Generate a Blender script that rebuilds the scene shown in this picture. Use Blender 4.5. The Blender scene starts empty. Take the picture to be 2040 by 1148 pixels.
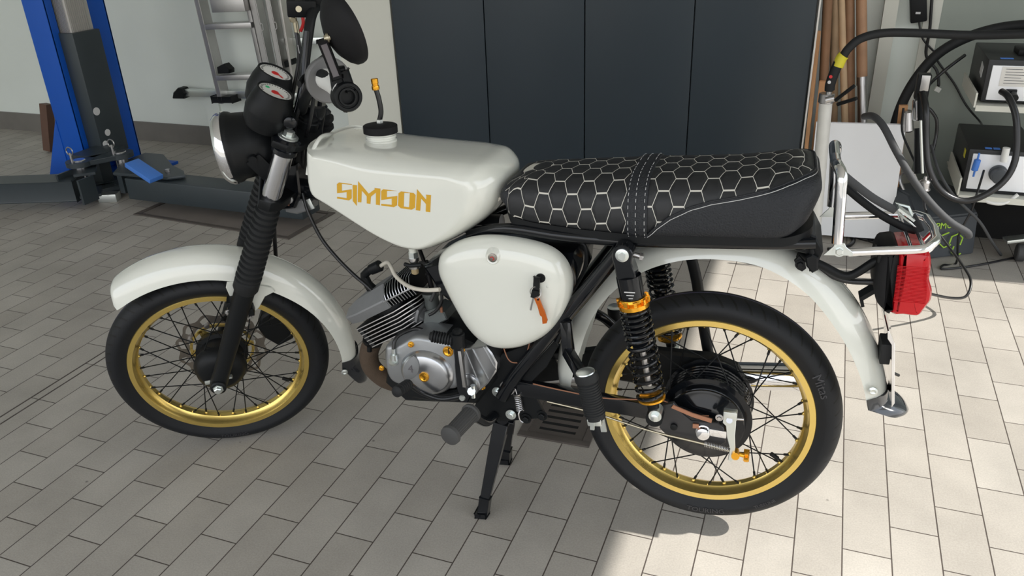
import bpy, bmesh, math, random
from mathutils import Vector, Matrix
random.seed(7)
PI = math.pi
scene = bpy.context.scene
COL = scene.collection

# ------------------------------------------------------------------ camera
cd = bpy.data.cameras.new('camera'); cam = bpy.data.objects.new('camera', cd); COL.objects.link(cam)
cd.sensor_width = 36; cd.lens = 28.4829; cd.clip_start = 0.05
cam.matrix_world = Matrix(((0.935554,-0.124272,0.330598,0.149216),(0.351442,0.420398,-0.836513,-1.47477),(-0.0350272,0.898789,0.436979,1.30016),(0,0,0,1)))
scene.camera = cam
# ------------------------------------------------------------------ light
w = bpy.data.worlds.new('sky'); scene.world = w; w.use_nodes = True
nt = w.node_tree; bgn = nt.nodes['Background']
tc = nt.nodes.new('ShaderNodeTexCoord'); sp = nt.nodes.new('ShaderNodeSeparateXYZ'); rp = nt.nodes.new('ShaderNodeValToRGB')
nt.links.new(tc.outputs['Generated'], sp.inputs[0]); nt.links.new(sp.outputs['Z'], rp.inputs[0]); nt.links.new(rp.outputs[0], bgn.inputs[0])
rp.color_ramp.elements[0].position = 0.0; rp.color_ramp.elements[0].color = (0.42, 0.41, 0.38, 1)
rp.color_ramp.elements[1].position = 0.6; rp.color_ramp.elements[1].color = (0.80, 0.88, 1.0, 1)
e_ = rp.color_ramp.elements.new(0.05); e_.color = (1.0, 0.98, 0.95, 1)
bgn.inputs[1].default_value = 2.2
sd = bpy.data.lights.new('sun', 'SUN'); sun = bpy.data.objects.new('sun', sd); COL.objects.link(sun)
sd.energy = 6.6; sd.angle = math.radians(0.53); sd.color = (1, 0.96, 0.9)
SUNV = Vector((-0.705, -0.055, -0.705)).normalized()
sun.rotation_euler = SUNV.to_track_quat('-Z', 'Y').to_euler(); sun.location = (4, 0, 4)
vs = scene.view_settings; vs.view_transform = 'Standard'; vs.look = 'None'; vs.gamma = 1; vs.exposure = 0.0; vs.use_curve_mapping = False

# ------------------------------------------------------------------ materials
def mat(name, col, rough=0.5, metal=0.0, coat=0.0, spec=None, bump=0.0, bscale=400.0, var=0.0, vscale=8.0, trans=0.0):
    m = bpy.data.materials.new(name); m.use_nodes = True; t = m.node_tree; b = t.nodes['Principled BSDF']
    b.inputs['Base Color'].default_value = (*col, 1); b.inputs['Roughness'].default_value = rough; b.inputs['Metallic'].default_value = metal
    b.inputs['Coat Weight'].default_value = coat; b.inputs['Coat Roughness'].default_value = 0.04
    if spec is not None: b.inputs['Specular IOR Level'].default_value = spec
    if trans: b.inputs['Transmission Weight'].default_value = trans
    g = t.nodes.new('ShaderNodeTexCoord')
    if var:
        n = t.nodes.new('ShaderNodeTexNoise'); n.inputs['Scale'].default_value = vscale; n.inputs['Detail'].default_value = 5
        mx = t.nodes.new('ShaderNodeMix'); mx.data_type = 'RGBA'
        mx.inputs[6].default_value = (*[c*(1-var) for c in col], 1); mx.inputs[7].default_value = (*[min(1, c*(1+var)) for c in col], 1)
        t.links.new(g.outputs['Object'], n.inputs['Vector']); t.links.new(n.outputs['Fac'], mx.inputs[0]); t.links.new(mx.outputs[2], b.inputs['Base Color'])
    if bump:
        n = t.nodes.new('ShaderNodeTexNoise'); n.inputs['Scale'].default_value = bscale; n.inputs['Detail'].default_value = 3
        bp = t.nodes.new('ShaderNodeBump'); bp.inputs['Strength'].default_value = bump; bp.inputs['Distance'].default_value = 0.002
        t.links.new(g.outputs['Object'], n.inputs['Vector']); t.links.new(n.outputs['Fac'], bp.inputs['Height']); t.links.new(bp.outputs[0], b.inputs['Normal'])
    return m
M = {}
M['cream'] = mat('cream_paint', (0.72, 0.73, 0.665), 0.12, coat=1.0)
M['chrome'] = mat('chrome', (0.88, 0.88, 0.90), 0.06, 1.0)
M['brass'] = mat('dull_brass', (0.42, 0.38, 0.28), 0.3, 0.9)
M['inlay'] = mat('grey_anodised', (0.13, 0.12, 0.13), 0.4, 0.3)
M['flange'] = mat('grey_rubber', (0.14, 0.14, 0.14), 0.6)
M['letter'] = mat('raised_rubber', (0.035, 0.035, 0.04), 0.5)
M['carb'] = mat('grey_diecast', (0.17, 0.185, 0.18), 0.45, 0.6)
M['armgrey'] = mat('sunlit_satin_black', (0.030, 0.029, 0.031), 0.4)  # satin black made lighter: sun on the axle plate put into the colour
M['hard'] = mat('hard_chrome', (0.74, 0.74, 0.76), 0.16, 1.0)
M['steel'] = mat('brushed_steel', (0.55, 0.54, 0.54), 0.3, 1.0)
M['zinc'] = mat('zinc_plate', (0.72, 0.76, 0.74), 0.28, 0.9)
M['alu'] = mat('cast_aluminium', (0.36, 0.37, 0.38), 0.42, 0.8, bump=0.15, bscale=900, var=0.12, vscale=30)
M['alupol'] = mat('polished_aluminium', (0.50, 0.51, 0.53), 0.28, 0.95)
M['headalu'] = mat('blasted_aluminium', (0.24, 0.245, 0.25), 0.6, 0.5, var=0.1, vscale=40)
M['gold'] = mat('gold_anodised', (0.84, 0.62, 0.19), 0.27, 0.9)
M['goldb'] = mat('orange_gold_anodised', (0.86, 0.42, 0.04), 0.2, 0.85)
M['logo'] = mat('gold_film', (0.62, 0.34, 0.015), 0.4)
M['blk'] = mat('gloss_black', (0.006, 0.007, 0.009), 0.14, coat=0.25, spec=0.3)
M['sat'] = mat('satin_black', (0.007, 0.008, 0.009), 0.45, spec=0.22)
M['matt'] = mat('matt_black', (0.009, 0.009, 0.010), 0.65, spec=0.22)
M['rub'] = mat('rubber', (0.013, 0.014, 0.015), 0.6, spec=0.3, bump=0.1, bscale=600)
M['rubg'] = mat('dusty_rubber', (0.055, 0.055, 0.055), 0.65)
M['leather'] = mat('black_leather', (0.016, 0.018, 0.022), 0.5, spec=0.35, bump=0.9, bscale=330)
M['white'] = mat('white_plastic', (0.75, 0.75, 0.72), 0.4)
M['cable'] = mat('black_cable', (0.01, 0.01, 0.011), 0.3)
M['hose'] = mat('milky_hose', (0.62, 0.58, 0.50), 0.4)
M['wrap'] = mat('brown_wrap', (0.075, 0.05, 0.032), 0.85, bump=0.5, bscale=300, var=0.25, vscale=60)
M['copper'] = mat('copper_wire', (0.42, 0.20, 0.12), 0.4, 0.4)
M['red'] = mat('red_lens', (0.50, 0.004, 0.010), 0.22, coat=0.3, spec=0.3)
M['redp'] = mat('red_paint', (0.6, 0.02, 0.02), 0.4)
M['orange'] = mat('orange_tag', (0.52, 0.11, 0.008), 0.35, 0.3)
M['green'] = mat('green_paint', (0.03, 0.5, 0.2), 0.4)
M['lime'] = mat('lime_print', (0.38, 0.62, 0.05), 0.5)
M['glass'] = mat('lens_glass', (0.9, 0.92, 0.94), 0.03, trans=0.85)
M['mirror'] = mat('mirror_glass', (0.9, 0.9, 0.9), 0.02, 1.0)
M['flap'] = mat('black_flap', (0.012, 0.014, 0.018), 0.12, coat=0.8)
M['bowl'] = mat('filter_glass', (0.55, 0.43, 0.24), 0.1, trans=0.4)
M['disc'] = mat('disc_steel', (0.30, 0.27, 0.24), 0.35, 0.9)
M['ser'] = mat('print_white', (0.6, 0.6, 0.6), 0.5)
M['blue'] = mat('blue_paint', (0.003, 0.085, 0.46), 0.42, bump=0.03, bscale=60)
M['blue2'] = mat('light_blue_plastic', (0.06, 0.20, 0.62), 0.5)
M['slate'] = mat('slate_paint', (0.030, 0.040, 0.046), 0.42, var=0.15, vscale=9)
M['ribalu'] = mat('pale_aluminium', (0.55, 0.53, 0.50), 0.4, 0.5)
M['ladder'] = mat('ladder_aluminium', (0.50, 0.49, 0.48), 0.36, 0.85, var=0.12, vscale=14)
M['cab'] = mat('anthracite_laminate', (0.021, 0.032, 0.042), 0.38, var=0.1, vscale=3)
M['wood'] = mat('broom_wood', (0.36, 0.20, 0.11), 0.6, var=0.3, vscale=14)
M['wood2'] = mat('pale_wood', (0.50, 0.34, 0.20), 0.6, var=0.2, vscale=18)
M['pine'] = mat('pine_edge', (0.52, 0.27, 0.12), 0.6, var=0.2, vscale=20)
M['brownb'] = mat('brown_board', (0.11, 0.055, 0.035), 0.6, var=0.2)
M['board'] = mat('white_board', (0.86, 0.87, 0.89), 0.45, var=0.06, vscale=5)
M['iron'] = mat('cast_iron', (0.10, 0.085, 0.075), 0.65, 0.2, var=0.3, vscale=12, bump=0.3, bscale=90)
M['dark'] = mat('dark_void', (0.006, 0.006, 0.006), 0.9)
M['boxg'] = mat('charcoal_plastic', (0.045, 0.052, 0.060), 0.5)
M['boxb'] = mat('black_casing', (0.010, 0.011, 0.013), 0.45)
M['label'] = mat('paper_label', (0.66, 0.64, 0.60), 0.6)
M['trimw'] = mat('cream_trim', (0.62, 0.62, 0.55), 0.5)
M['yellow'] = mat('yellow_tape', (0.62, 0.55, 0.03), 0.5)
M['strap'] = mat('grey_webbing', (0.05, 0.052, 0.055), 0.7)
M['pipe'] = mat('pvc_pipe', (0.62, 0.61, 0.57), 0.5, var=0.1, vscale=20)

def N(t, typ, **k):
    n = t.nodes.new(typ)
    for a, b in k.items(): setattr(n, a, b)
    return n
def tile_mat():
    m = bpy.data.materials.new('floor_tiles'); m.use_nodes = True; t = m.node_tree; b = t.nodes['Principled BSDF']; L = t.links.new
    g = N(t, 'ShaderNodeTexCoord'); s = N(t, 'ShaderNodeSeparateXYZ'); c = N(t, 'ShaderNodeCombineXYZ'); L(g.outputs['Object'], s.inputs[0])
    ax = N(t, 'ShaderNodeMath', operation='ADD'); ay = N(t, 'ShaderNodeMath', operation='ADD')
    L(s.outputs['Y'], ax.inputs[0]); ax.inputs[1].default_value = TV0 + 40*TB; L(s.outputs['X'], ay.inputs[0]); ay.inputs[1].default_value = TU0 + 60*TA
    L(ax.outputs[0], c.inputs[0]); L(ay.outputs[0], c.inputs[1])
    k = N(t, 'ShaderNodeTexBrick'); k.offset = 0.5; k.offset_frequency = 2; k.squash = 1
    k.inputs['Scale'].default_value = 1; k.inputs['Mortar Size'].default_value = 0.0017; k.inputs['Mortar Smooth'].default_value = 0.35
    k.inputs['Brick Width'].default_value = TB; k.inputs['Row Height'].default_value = TA; k.inputs['Bias'].default_value = 0
    k.inputs['Color1'].default_value = (0.385, 0.355, 0.312, 1); k.inputs['Color2'].default_value = (0.445, 0.415, 0.37, 1); k.inputs['Mortar'].default_value = (0.085, 0.07, 0.06, 1)
    L(c.outputs[0], k.inputs['Vector'])
    n = N(t, 'ShaderNodeTexNoise'); n.inputs['Scale'].default_value = 4; n.inputs['Detail'].default_value = 8; n.inputs['Roughness'].default_value = 0.6
    n2 = N(t, 'ShaderNodeTexNoise'); n2.inputs['Scale'].default_value = 260; n2.inputs['Detail'].default_value = 3
    L(g.outputs['Object'], n.inputs['Vector']); L(g.outputs['Object'], n2.inputs['Vector'])
    r1 = N(t, 'ShaderNodeMapRange'); r1.inputs[1].default_value = 0.3; r1.inputs[2].default_value = 0.7; r1.inputs[3].default_value = 0.84; r1.inputs[4].default_value = 1.08
    r2 = N(t, 'ShaderNodeMapRange'); r2.inputs[1].default_value = 0.3; r2.inputs[2].default_value = 0.7; r2.inputs[3].default_value = 0.90; r2.inputs[4].default_value = 1.08
    L(n.outputs['Fac'], r1.inputs[0]); L(n2.outputs['Fac'], r2.inputs[0])
    mu = N(t, 'ShaderNodeMath', operation='MULTIPLY'); L(r1.outputs[0], mu.inputs[0]); L(r2.outputs[0], mu.inputs[1])
    # small dark dirt specks and a few brown stains
    v = N(t, 'ShaderNodeTexVoronoi'); v.inputs['Scale'].default_value = 7; L(g.outputs['Object'], v.inputs['Vector'])
    sp_ = N(t, 'ShaderNodeMapRange'); sp_.inputs[1].default_value = 0.015; sp_.inputs[2].default_value = 0.035; sp_.inputs[3].default_value = 0.45; sp_.inputs[4].default_value = 1.0
    L(v.outputs['Distance'], sp_.inputs[0])
    mu2 = N(t, 'ShaderNodeMath', operation='MULTIPLY'); L(mu.outputs[0], mu2.inputs[0]); L(sp_.outputs[0], mu2.inputs[1])
    vm = N(t, 'ShaderNodeVectorMath', operation='SCALE'); L(k.outputs['Color'], vm.inputs[0]); L(mu2.outputs[0], vm.inputs['Scale'])
    L(vm.outputs[0], b.inputs['Base Color'])
    b.inputs['Roughness'].default_value = 0.5; b.inputs['Specular IOR Level'].default_value = 0.35
    bp = N(t, 'ShaderNodeBump'); bp.inputs['Strength'].default_value = 0.5; bp.inputs['Distance'].default_value = 0.002; bp.invert = True
    L(k.outputs['Fac'], bp.inputs['Height']); L(bp.outputs[0], b.inputs['Normal'])
    return m
TA, TB, TU0, TV0 = 0.09829, 0.20589, 1.65762, 0.30043
M['tile'] = tile_mat()
M['wall'] = mat('wall_paint', (0.72, 0.765, 0.72), 0.65, var=0.07, vscale=2.5, bump=0.15, bscale=40)
M['skirt'] = mat('skirting_stone', (0.16, 0.15, 0.135), 0.5, var=0.2, vscale=10)
M['ceil'] = mat('ceiling_paint', (0.70, 0.70, 0.68), 0.8)

def tread_mat():
    m = bpy.data.materials.new('tyre_rubber'); m.use_nodes = True; t = m.node_tree; b = t.nodes['Principled BSDF']; L = t.links.new
    g = N(t, 'ShaderNodeTexCoord'); s = N(t, 'ShaderNodeSeparateXYZ'); L(g.outputs['UV'], s.inputs[0])
    # UV: x = turns * 60, y = offset from the centre line in metres * 20
    ab = N(t, 'ShaderNodeMath', operation='ABSOLUTE'); L(s.outputs['Y'], ab.inputs[0])
    sh = N(t, 'ShaderNodeMath', operation='MULTIPLY_ADD'); L(ab.outputs[0], sh.inputs[0]); sh.inputs[1].default_value = 1.5; L(s.outputs['X'], sh.inputs[2])
    fr = N(t, 'ShaderNodeMath', operation='FRACT'); L(sh.outputs[0], fr.inputs[0])
    gr = N(t, 'ShaderNodeMath', operation='LESS_THAN'); L(fr.outputs[0], gr.inputs[0]); gr.inputs[1].default_value = 0.17
    lo = N(t, 'ShaderNodeMath', operation='GREATER_THAN'); L(ab.outputs[0], lo.inputs[0]); lo.inputs[1].default_value = 0.12
    hi = N(t, 'ShaderNodeMath', operation='LESS_THAN'); L(ab.outputs[0], hi.inputs[0]); hi.inputs[1].default_value = 0.62
    a1 = N(t, 'ShaderNodeMath', operation='MULTIPLY'); L(gr.outputs[0], a1.inputs[0]); L(lo.outputs[0], a1.inputs[1])
    a2 = N(t, 'ShaderNodeMath', operation='MULTIPLY'); L(a1.outputs[0], a2.inputs[0]); L(hi.outputs[0], a2.inputs[1])
    cl = N(t, 'ShaderNodeMath', operation='LESS_THAN'); L(ab.outputs[0], cl.inputs[0]); cl.inputs[1].default_value = 0.022
    mx = N(t, 'ShaderNodeMix', data_type='RGBA'); mx.inputs[6].default_value = (0.009, 0.010, 0.012, 1); mx.inputs[7].default_value = (0.003, 0.003, 0.003, 1); L(a2.outputs[0], mx.inputs[0])
    mx2 = N(t, 'ShaderNodeMix', data_type='RGBA'); L(cl.outputs[0], mx2.inputs[0]); L(mx.outputs[2], mx2.inputs[6]); mx2.inputs[7].default_value = (0.10, 0.09, 0.17, 1)
    L(mx2.outputs[2], b.inputs['Base Color']); b.inputs['Roughness'].default_value = 0.55; b.inputs['Specular IOR Level'].default_value = 0.3
    bp = N(t, 'ShaderNodeBump'); bp.invert = True; bp.inputs['Strength'].default_value = 0.8; bp.inputs['Distance'].default_value = 0.002
    L(a2.outputs[0], bp.inputs['Height']); L(bp.outputs[0], b.inputs['Normal'])
    return m
M['tyre'] = tread_mat()

def hex_mat():
    # white honeycomb stitching on black: UV in metres (x along the seat, y across it)
    m = bpy.data.materials.new('honeycomb_quilt'); m.use_nodes = True; t = m.node_tree; b = t.nodes['Principled BSDF']; L = t.links.new
    PX, PY = 0.0565, 0.0575     # full lattice period (two columns) and hexagon height
    g = N(t, 'ShaderNodeTexCoord'); s = N(t, 'ShaderNodeSeparateXYZ'); L(g.outputs['UV'], s.inputs[0])
    def mth(op, a, b2=None, c=None):
        n = N(t, 'ShaderNodeMath', operation=op)
        for i, x in enumerate((a, b2, c)):
            if x is None: continue
            if isinstance(x, (int, float)): n.inputs[i].default_value = x
            else: L(x, n.inputs[i])
        return n.outputs[0]
    # work with a regular flat-top hexagon of height sqrt3 and width 2, lattice period (3, sqrt3)
    X = mth('MULTIPLY', s.outputs['X'], 3.0/PX); Y = mth('MULTIPLY', s.outputs['Y'], math.sqrt(3)/PY)
    def cell(ox, oy):
        x = mth('SUBTRACT', mth('WRAP', mth('ADD', X, ox), 3.0, 0.0), 1.5)
        y = mth('SUBTRACT', mth('WRAP', mth('ADD', Y, oy), math.sqrt(3), 0.0), math.sqrt(3)/2)
        ax = mth('ABSOLUTE', x); ay = mth('ABSOLUTE', y)
        d1 = mth('SUBTRACT', math.sqrt(3)/2, ay)                                                   # distance to flat edge
        d2 = mth('SUBTRACT', math.sqrt(3)/2, mth('ADD', mth('MULTIPLY', ax, math.sqrt(3)/2), mth('MULTIPLY', ay, 0.5)))
        return d1, d2
    a1, a2 = cell(30.0, 20*math.sqrt(3)); b1, b2_ = cell(31.5, 20.5*math.sqrt(3))
    # thick line on the flat edges, thin on the slanted ones
    da = mth('MINIMUM', mth('MULTIPLY', a1, 0.55), a2); db = mth('MINIMUM', mth('MULTIPLY', b1, 0.55), b2_)
    d = mth('MAXIMUM', da, db)
    f = N(t, 'ShaderNodeMapRange'); f.inputs[1].default_value = 0.022; f.inputs[2].default_value = 0.032; f.inputs[3].default_value = 1; f.inputs[4].default_value = 0; L(d, f.inputs[0])
    mx = N(t, 'ShaderNodeMix', data_type='RGBA'); mx.inputs[6].default_value = (0.011, 0.012, 0.014, 1); mx.inputs[7].default_value = (0.62, 0.60, 0.54, 1); L(f.outputs[0], mx.inputs[0]); L(mx.outputs[2], b.inputs['Base Color'])
    b.inputs['Roughness'].default_value = 0.55
    h = N(t, 'ShaderNodeMapRange'); h.inputs[1].default_value = 0.0; h.inputs[2].default_value = 0.35; L(d, h.inputs[0]); h.interpolation_type = 'SMOOTHSTEP'
    bp = N(t, 'ShaderNodeBump'); bp.inputs['Strength'].default_value = 0.45; bp.inputs['Distance'].default_value = 0.004
    L(h.outputs[0], bp.inputs['Height']); L(bp.outputs[0], b.inputs['Normal'])
    return m
M['hex'] = hex_mat()

# ------------------------------------------------------------------ mesh helpers
def nb(): return bmesh.new()
def V3(p): return Vector(p)
def tag(o, label=None, cat=None, group=None, kind=None):
    if label: o['label'] = label
    if cat: o['category'] = cat
    if group: o['group'] = group
    if kind: o['kind'] = kind
    return o
def obj(name, bm, m, parent=None, smooth=38, mtx=None):
    bmesh.ops.remove_doubles(bm, verts=bm.verts, dist=1e-6)
    bmesh.ops.recalc_face_normals(bm, faces=bm.faces)
    me = bpy.data.meshes.new(name)
    if smooth:
        a = math.radians(smooth)
        for f in bm.faces: f.smooth = True
        for e in bm.edges:
            e.smooth = (len(e.link_faces) == 2 and e.calc_face_angle(0) < a)
    bm.to_mesh(me); bm.free()
    for mm in (m if isinstance(m, (list, tuple)) else [m]): me.materials.append(mm)
    o = bpy.data.objects.new(name, me); COL.objects.link(o)
    if parent: o.parent = parent
    if mtx is not None: o.matrix_basis = mtx
    return o
def empty(name, mtx=None, loc=None, label=None, cat=None, group=None):
    o = bpy.data.objects.new(name, None); COL.objects.link(o); o.empty_display_size = 0.1
    if mtx is not None: o.matrix_basis = mtx
    if loc is not None: o.location = loc
    return tag(o, label, cat, group)
def skin(bm, rings, caps=True, closed=False):
    R = [[bm.verts.new(p) for p in r] for r in rings]; n = len(R[0]); fs = []
    for i in range(len(R) - (0 if closed else 1)):
        a, b = R[i], R[(i+1) % len(R)]
        for j in range(n): fs.append(bm.faces.new((a[j], a[(j+1) % n], b[(j+1) % n], b[j])))
    if caps and not closed:
        bm.faces.new(R[0][::-1]); bm.faces.new(R[-1])
    return R
def frame_of(t, prev=None):
    t = t.normalized()
    if prev is None:
        prev = Vector((0, 0, 1)) if abs(t.z) < 0.9 else Vector((1, 0, 0))
    u = (prev - t*prev.dot(t))
    if u.length < 1e-6: u = t.orthogonal()
    u.normalize(); return u, t.cross(u)
def tube(bm, pts, r, n=12, closed=False, caps=True, flat=None):
    pts = [V3(p) for p in pts]; k = len(pts); rr = r if isinstance(r, (list, tuple)) else [r]*k
    rings = []; u = None
    for i, p in enumerate(pts):
        if closed: t = pts[(i+1) % k]-pts[i-1]
        else: t = pts[min(i+1, k-1)]-pts[max(i-1, 0)]
        u, v = frame_of(t, u)
        fu, fv = flat if flat else (1, 1)
        rings.append([p + u*(rr[i]*fu*math.cos(2*PI*j/n)) + v*(rr[i]*fv*math.sin(2*PI*j/n)) for j in range(n)])
    skin(bm, rings, caps, closed); return bm
def smooth_pts(pts, n=6, closed=False):
    P = [V3(p) for p in pts]; k = len(P); out = []
    rng = range(k if closed else k-1)
    for i in rng:
        if closed: a, b, c, d = P[i-1], P[i], P[(i+1) % k], P[(i+2) % k]
        else: a, b, c, d = P[max(i-1, 0)], P[i], P[i+1], P[min(i+2, k-1)]
        for j in range(n):
            t = j/n; out.append(0.5*((2*b)+(c-a)*t+(2*a-5*b+4*c-d)*t*t+(3*b-a-3*c+d)*t**3))
    if not closed: out.append(P[-1])
    return out
def wire(bm, pts, r, n=8, sm=6): return tube(bm, smooth_pts(pts, sm), r, n)
def cyl(bm, a, b, r, r2=None, n=20, bev=0.0):
    a, b = V3(a), V3(b); r2 = r if r2 is None else r2; d = (b-a)
    if bev and d.length > 2*bev:
        dn = d.normalized()
        return tube(bm, [a, a+dn*1e-5+dn*bev*0.0, a+dn*bev, b-dn*bev, b], [r-bev, r-bev, r, r2, r2-bev], n)
    u, v = frame_of(d)
    skin(bm, [[p+u*(q*math.cos(2*PI*j/n))+v*(q*math.sin(2*PI*j/n)) for j in range(n)] for p, q in ((a, r), (b, r2))]); return bm
def lathe(bm, prof, o, ax, n=32, closed=False, caps=True, up=None):
    """prof: (distance along axis, radius)"""
    o, ax = V3(o), V3(ax).normalized(); u, v = frame_of(ax, V3(up) if up else None)
    skin(bm, [[o+ax*h+u*(r*math.cos(2*PI*j/n))+v*(r*math.sin(2*PI*j/n)) for j in range(n)] for h, r in prof], caps, closed); return bm
def box(bm, c, s, mtx=None, bev=0.0):
    c = V3(c); r = bmesh.ops.create_cube(bm, size=1.0); vs_ = r['verts']
    for v in vs_:
        p = Vector((v.co.x*s[0], v.co.y*s[1], v.co.z*s[2]))
        v.co = c + (mtx @ p if mtx is not None else p)
    if bev:
        es = list({e for v in vs_ for e in v.link_edges})
        bmesh.ops.bevel(bm, geom=es, offset=bev, segments=2, affect='EDGES', profile=0.6)
    return bm
def bar(bm, a, b, wd, th, side=(0, 1, 0), bev=0.0):
    """rectangular bar from a to b; wd measured along side, th across"""
    a, b = V3(a), V3(b); d = b-a; t = d.normalized(); s = V3(side); s = (s-t*s.dot(t)).normalized(); q = t.cross(s)
    m = Matrix((t, s, q)).transposed(); return box(bm, (a+b)/2, (d.length, wd, th), m, bev)
def resample(pts, n):
    L = [0]; k = len(pts)
    for i in range(k): L.append(L[-1]+(pts[(i+1) % k]-pts[i]).length)
    out = []; i = 0
    for j in range(n):
        t = L[-1]*j/n
        while L[i+1] < t: i += 1
        out.append(pts[i].lerp(pts[(i+1) % k], (t-L[i])/max(1e-9, L[i+1]-L[i])))
    return out
def outline(pts, n=64, sm=5):
    """closed smooth outline through 2-D points (optional third value carried along)"""
    P = [Vector((p[0], p[1], p[2] if len(p) > 2 else 1.0)) for p in pts]
    return resample(smooth_pts(P, sm, True) if sm else P, n)
def pillow(bm, ol, prof, ax=None, spine=None):
    """ol: list of Vector(x, z, weight); prof: (y, inset) rings; ax maps (x, y, z) to a point; spine: insets head for this segment"""
    n = len(ol); nr = []
    area = sum(ol[i].x*ol[(i+1) % n].y-ol[(i+1) % n].x*ol[i].y for i in range(n)); sg = 1 if area > 0 else -1
    for i in range(n):
        t = Vector((ol[(i+1) % n].x-ol[i-1].x, ol[(i+1) % n].y-ol[i-1].y)).normalized(); nr.append(Vector((t.y, -t.x))*sg)
    rings = []
    if spine:
        A0, B0 = Vector(spine[0]), Vector(spine[1]); D0 = B0-A0
        for i in range(n):
            P_ = Vector((ol[i].x, ol[i].y)); s_ = (P_-A0).dot(D0)/D0.length_squared; s_ = 0.5+0.5*math.tanh((s_-0.5)*1.9)
            d_ = P_-(A0+D0*s_); nr[i] = d_.normalized()
    for y, ins in prof:
        r = []
        for i in range(n):
            q = Vector((ol[i].x, ol[i].y))-nr[i]*ins*ol[i].z
            r.append(V3(ax(q.x, y, q.y)) if ax else Vector((q.x, y, q.y)))
        rings.append(r)
    skin(bm, rings); return bm
def prism(bm, pts, y0, y1, bev=0.0, ax=None):
    ol = [Vector((p[0], p[1], 1)) for p in pts]; s = 1 if y1 > y0 else -1
    pr = [(y0, bev), (y0+s*bev, 0), (y1-s*bev, 0), (y1, bev)] if bev else [(y0, 0), (y1, 0)]
    return pillow(bm, ol, pr, ax)
def helix(bm, a, b, R, r, turns, n=14, seg=20, turnf=None):
    a, b = V3(a), V3(b); d = b-a; u, v = frame_of(d); K = int(turns*seg); pts = []
    for i in range(K+1):
        s = i/K; h = turnf(s) if turnf else s; an = 2*PI*turns*s
        pts.append(a+d*h+u*(R*math.cos(an))+v*(R*math.sin(an)))
    return tube(bm, pts, r, n)
def bolt(bm, p, ax, r=0.008, h=0.007, washer=True):
    p, ax = V3(p), V3(ax).normalized()
    if washer: lathe(bm, [(0, r*1.5), (0.0015, r*1.5)], p, ax, 20)
    lathe(bm, [(0.0015, r*0.98), (h, r*0.98), (h+0.001, r*0.8)], p, ax, 6); return bm
def ball(bm, c, s, mtx=None, n=16):
    r = bmesh.ops.create_uvsphere(bm, u_segments=n, v_segments=n//2+2, radius=1)
    for v in r['verts']:
        p = Vector((v.co.x*s[0], v.co.y*s[1], v.co.z*s[2])); v.co = V3(c)+(mtx @ p if mtx is not None else p)
    return bm
def text_bm(body, size, depth, fn, align='CENTER'):
    """raised lettering; fn maps (x, y, z) of the flat text to a point"""
    c = bpy.data.curves.new('lettering', 'FONT'); c.body = body; c.size = size; c.extrude = depth; c.align_x = align; c.resolution_u = 2
    o = bpy.data.objects.new('lettering', c); COL.objects.link(o); dg = bpy.context.evaluated_depsgraph_get(); dg.update()
    me = bpy.data.meshes.new_from_object(o.evaluated_get(dg)); bm = nb(); bm.from_mesh(me)
    bpy.data.objects.remove(o); bpy.data.curves.remove(c); bpy.data.meshes.remove(me)
    for v in bm.verts: v.co = V3(fn(*v.co))
    return bm
# ================================================================== THE ROOM  (x along the back wall, y towards it, z up)
def struct(name, bm, m, **k):
    o = obj(name, bm, m, smooth=30, **k); o['kind'] = 'structure'; return o
WV = 2.35
bm = nb(); box(bm, (-1.4, 0.2, -0.05), (11, 8, 0.1)); struct('floor', bm, M['tile'])
bm = nb(); box(bm, (-1.4, WV+0.1, 1.6), (11, 0.2, 3.4)); struct('wall_back', bm, M['wall'])
bm = nb(); box(bm, (-6.85, -0.6, 1.6), (0.2, 6.1, 3.4)); struct('wall_left', bm, M['wall'])
# right wall: a wide doorway towards the sun, header above it and a pier next to the back wall
XW, HD = 2.35, 2.70
bm = nb(); box(bm, (XW+0.1, 2.02, 1.6), (0.2, 0.66, 3.4)); box(bm, (XW+0.1, -0.35, HD+0.35), (0.2, 4.09, 0.7)); box(bm, (XW+0.1, -3.0, 1.6), (0.2, 1.2, 3.4)); struct('wall_right', bm, M['wall'])
bm = nb(); box(bm, (-2.2, -0.6, 3.35), (9.3, 6.1, 0.1)); struct('ceiling', bm, M['ceil'])
bm = nb(); box(bm, (-4.39, WV-0.006, 0.058), (4.8, 0.012, 0.116)); box(bm, (0.9, WV-0.006, 0.058), (1.6, 0.012, 0.116)); struct('baseboard_back', bm, M['skirt'])
# narrow wall strips of the panel joints, and the pale pier left of the cupboards
bm = nb(); box(bm, (-3.205, WV-0.008, 1.6), (0.10, 0.016, 3.2)); struct('trim_1', bm, M['wall'])
JU = ((-1.9437,-0.2065,0)[0]+(-1.9272,0.1581,0)[0])/2
for k_, du in enumerate((-0.016, 0.016)):
    bm = nb(); box(bm, (JU+du, 0.10, 0.0004), (0.0045, 2.1, 0.001)); struct('trim_%d' % (5+k_), bm, M['iron'])
bm = nb(); box(bm, (-1.84, 2.105, 1.6), (0.286, 0.49, 3.2)); struct('trim_2', bm, M['trimw'])
M['lid'] = mat('concrete_lid', (0.15, 0.13, 0.115), 0.6, var=0.25, vscale=9)
bm = nb(); box(bm, (0.36, WV-0.03, 1.6), (0.052, 0.06, 3.2)); struct('trim_3', bm, M['trimw'])
bm = nb(); box(bm, (0.52, WV-0.012, 1.6), (0.06, 0.024, 3.2)); struct('trim_4', bm, M['trimw'])

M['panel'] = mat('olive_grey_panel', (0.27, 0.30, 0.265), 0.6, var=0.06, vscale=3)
bm = nb(); box(bm, (1.45, WV-0.008, 1.6), (1.8, 0.016, 3.2)); struct('trim_7', bm, M['panel'])

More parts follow.
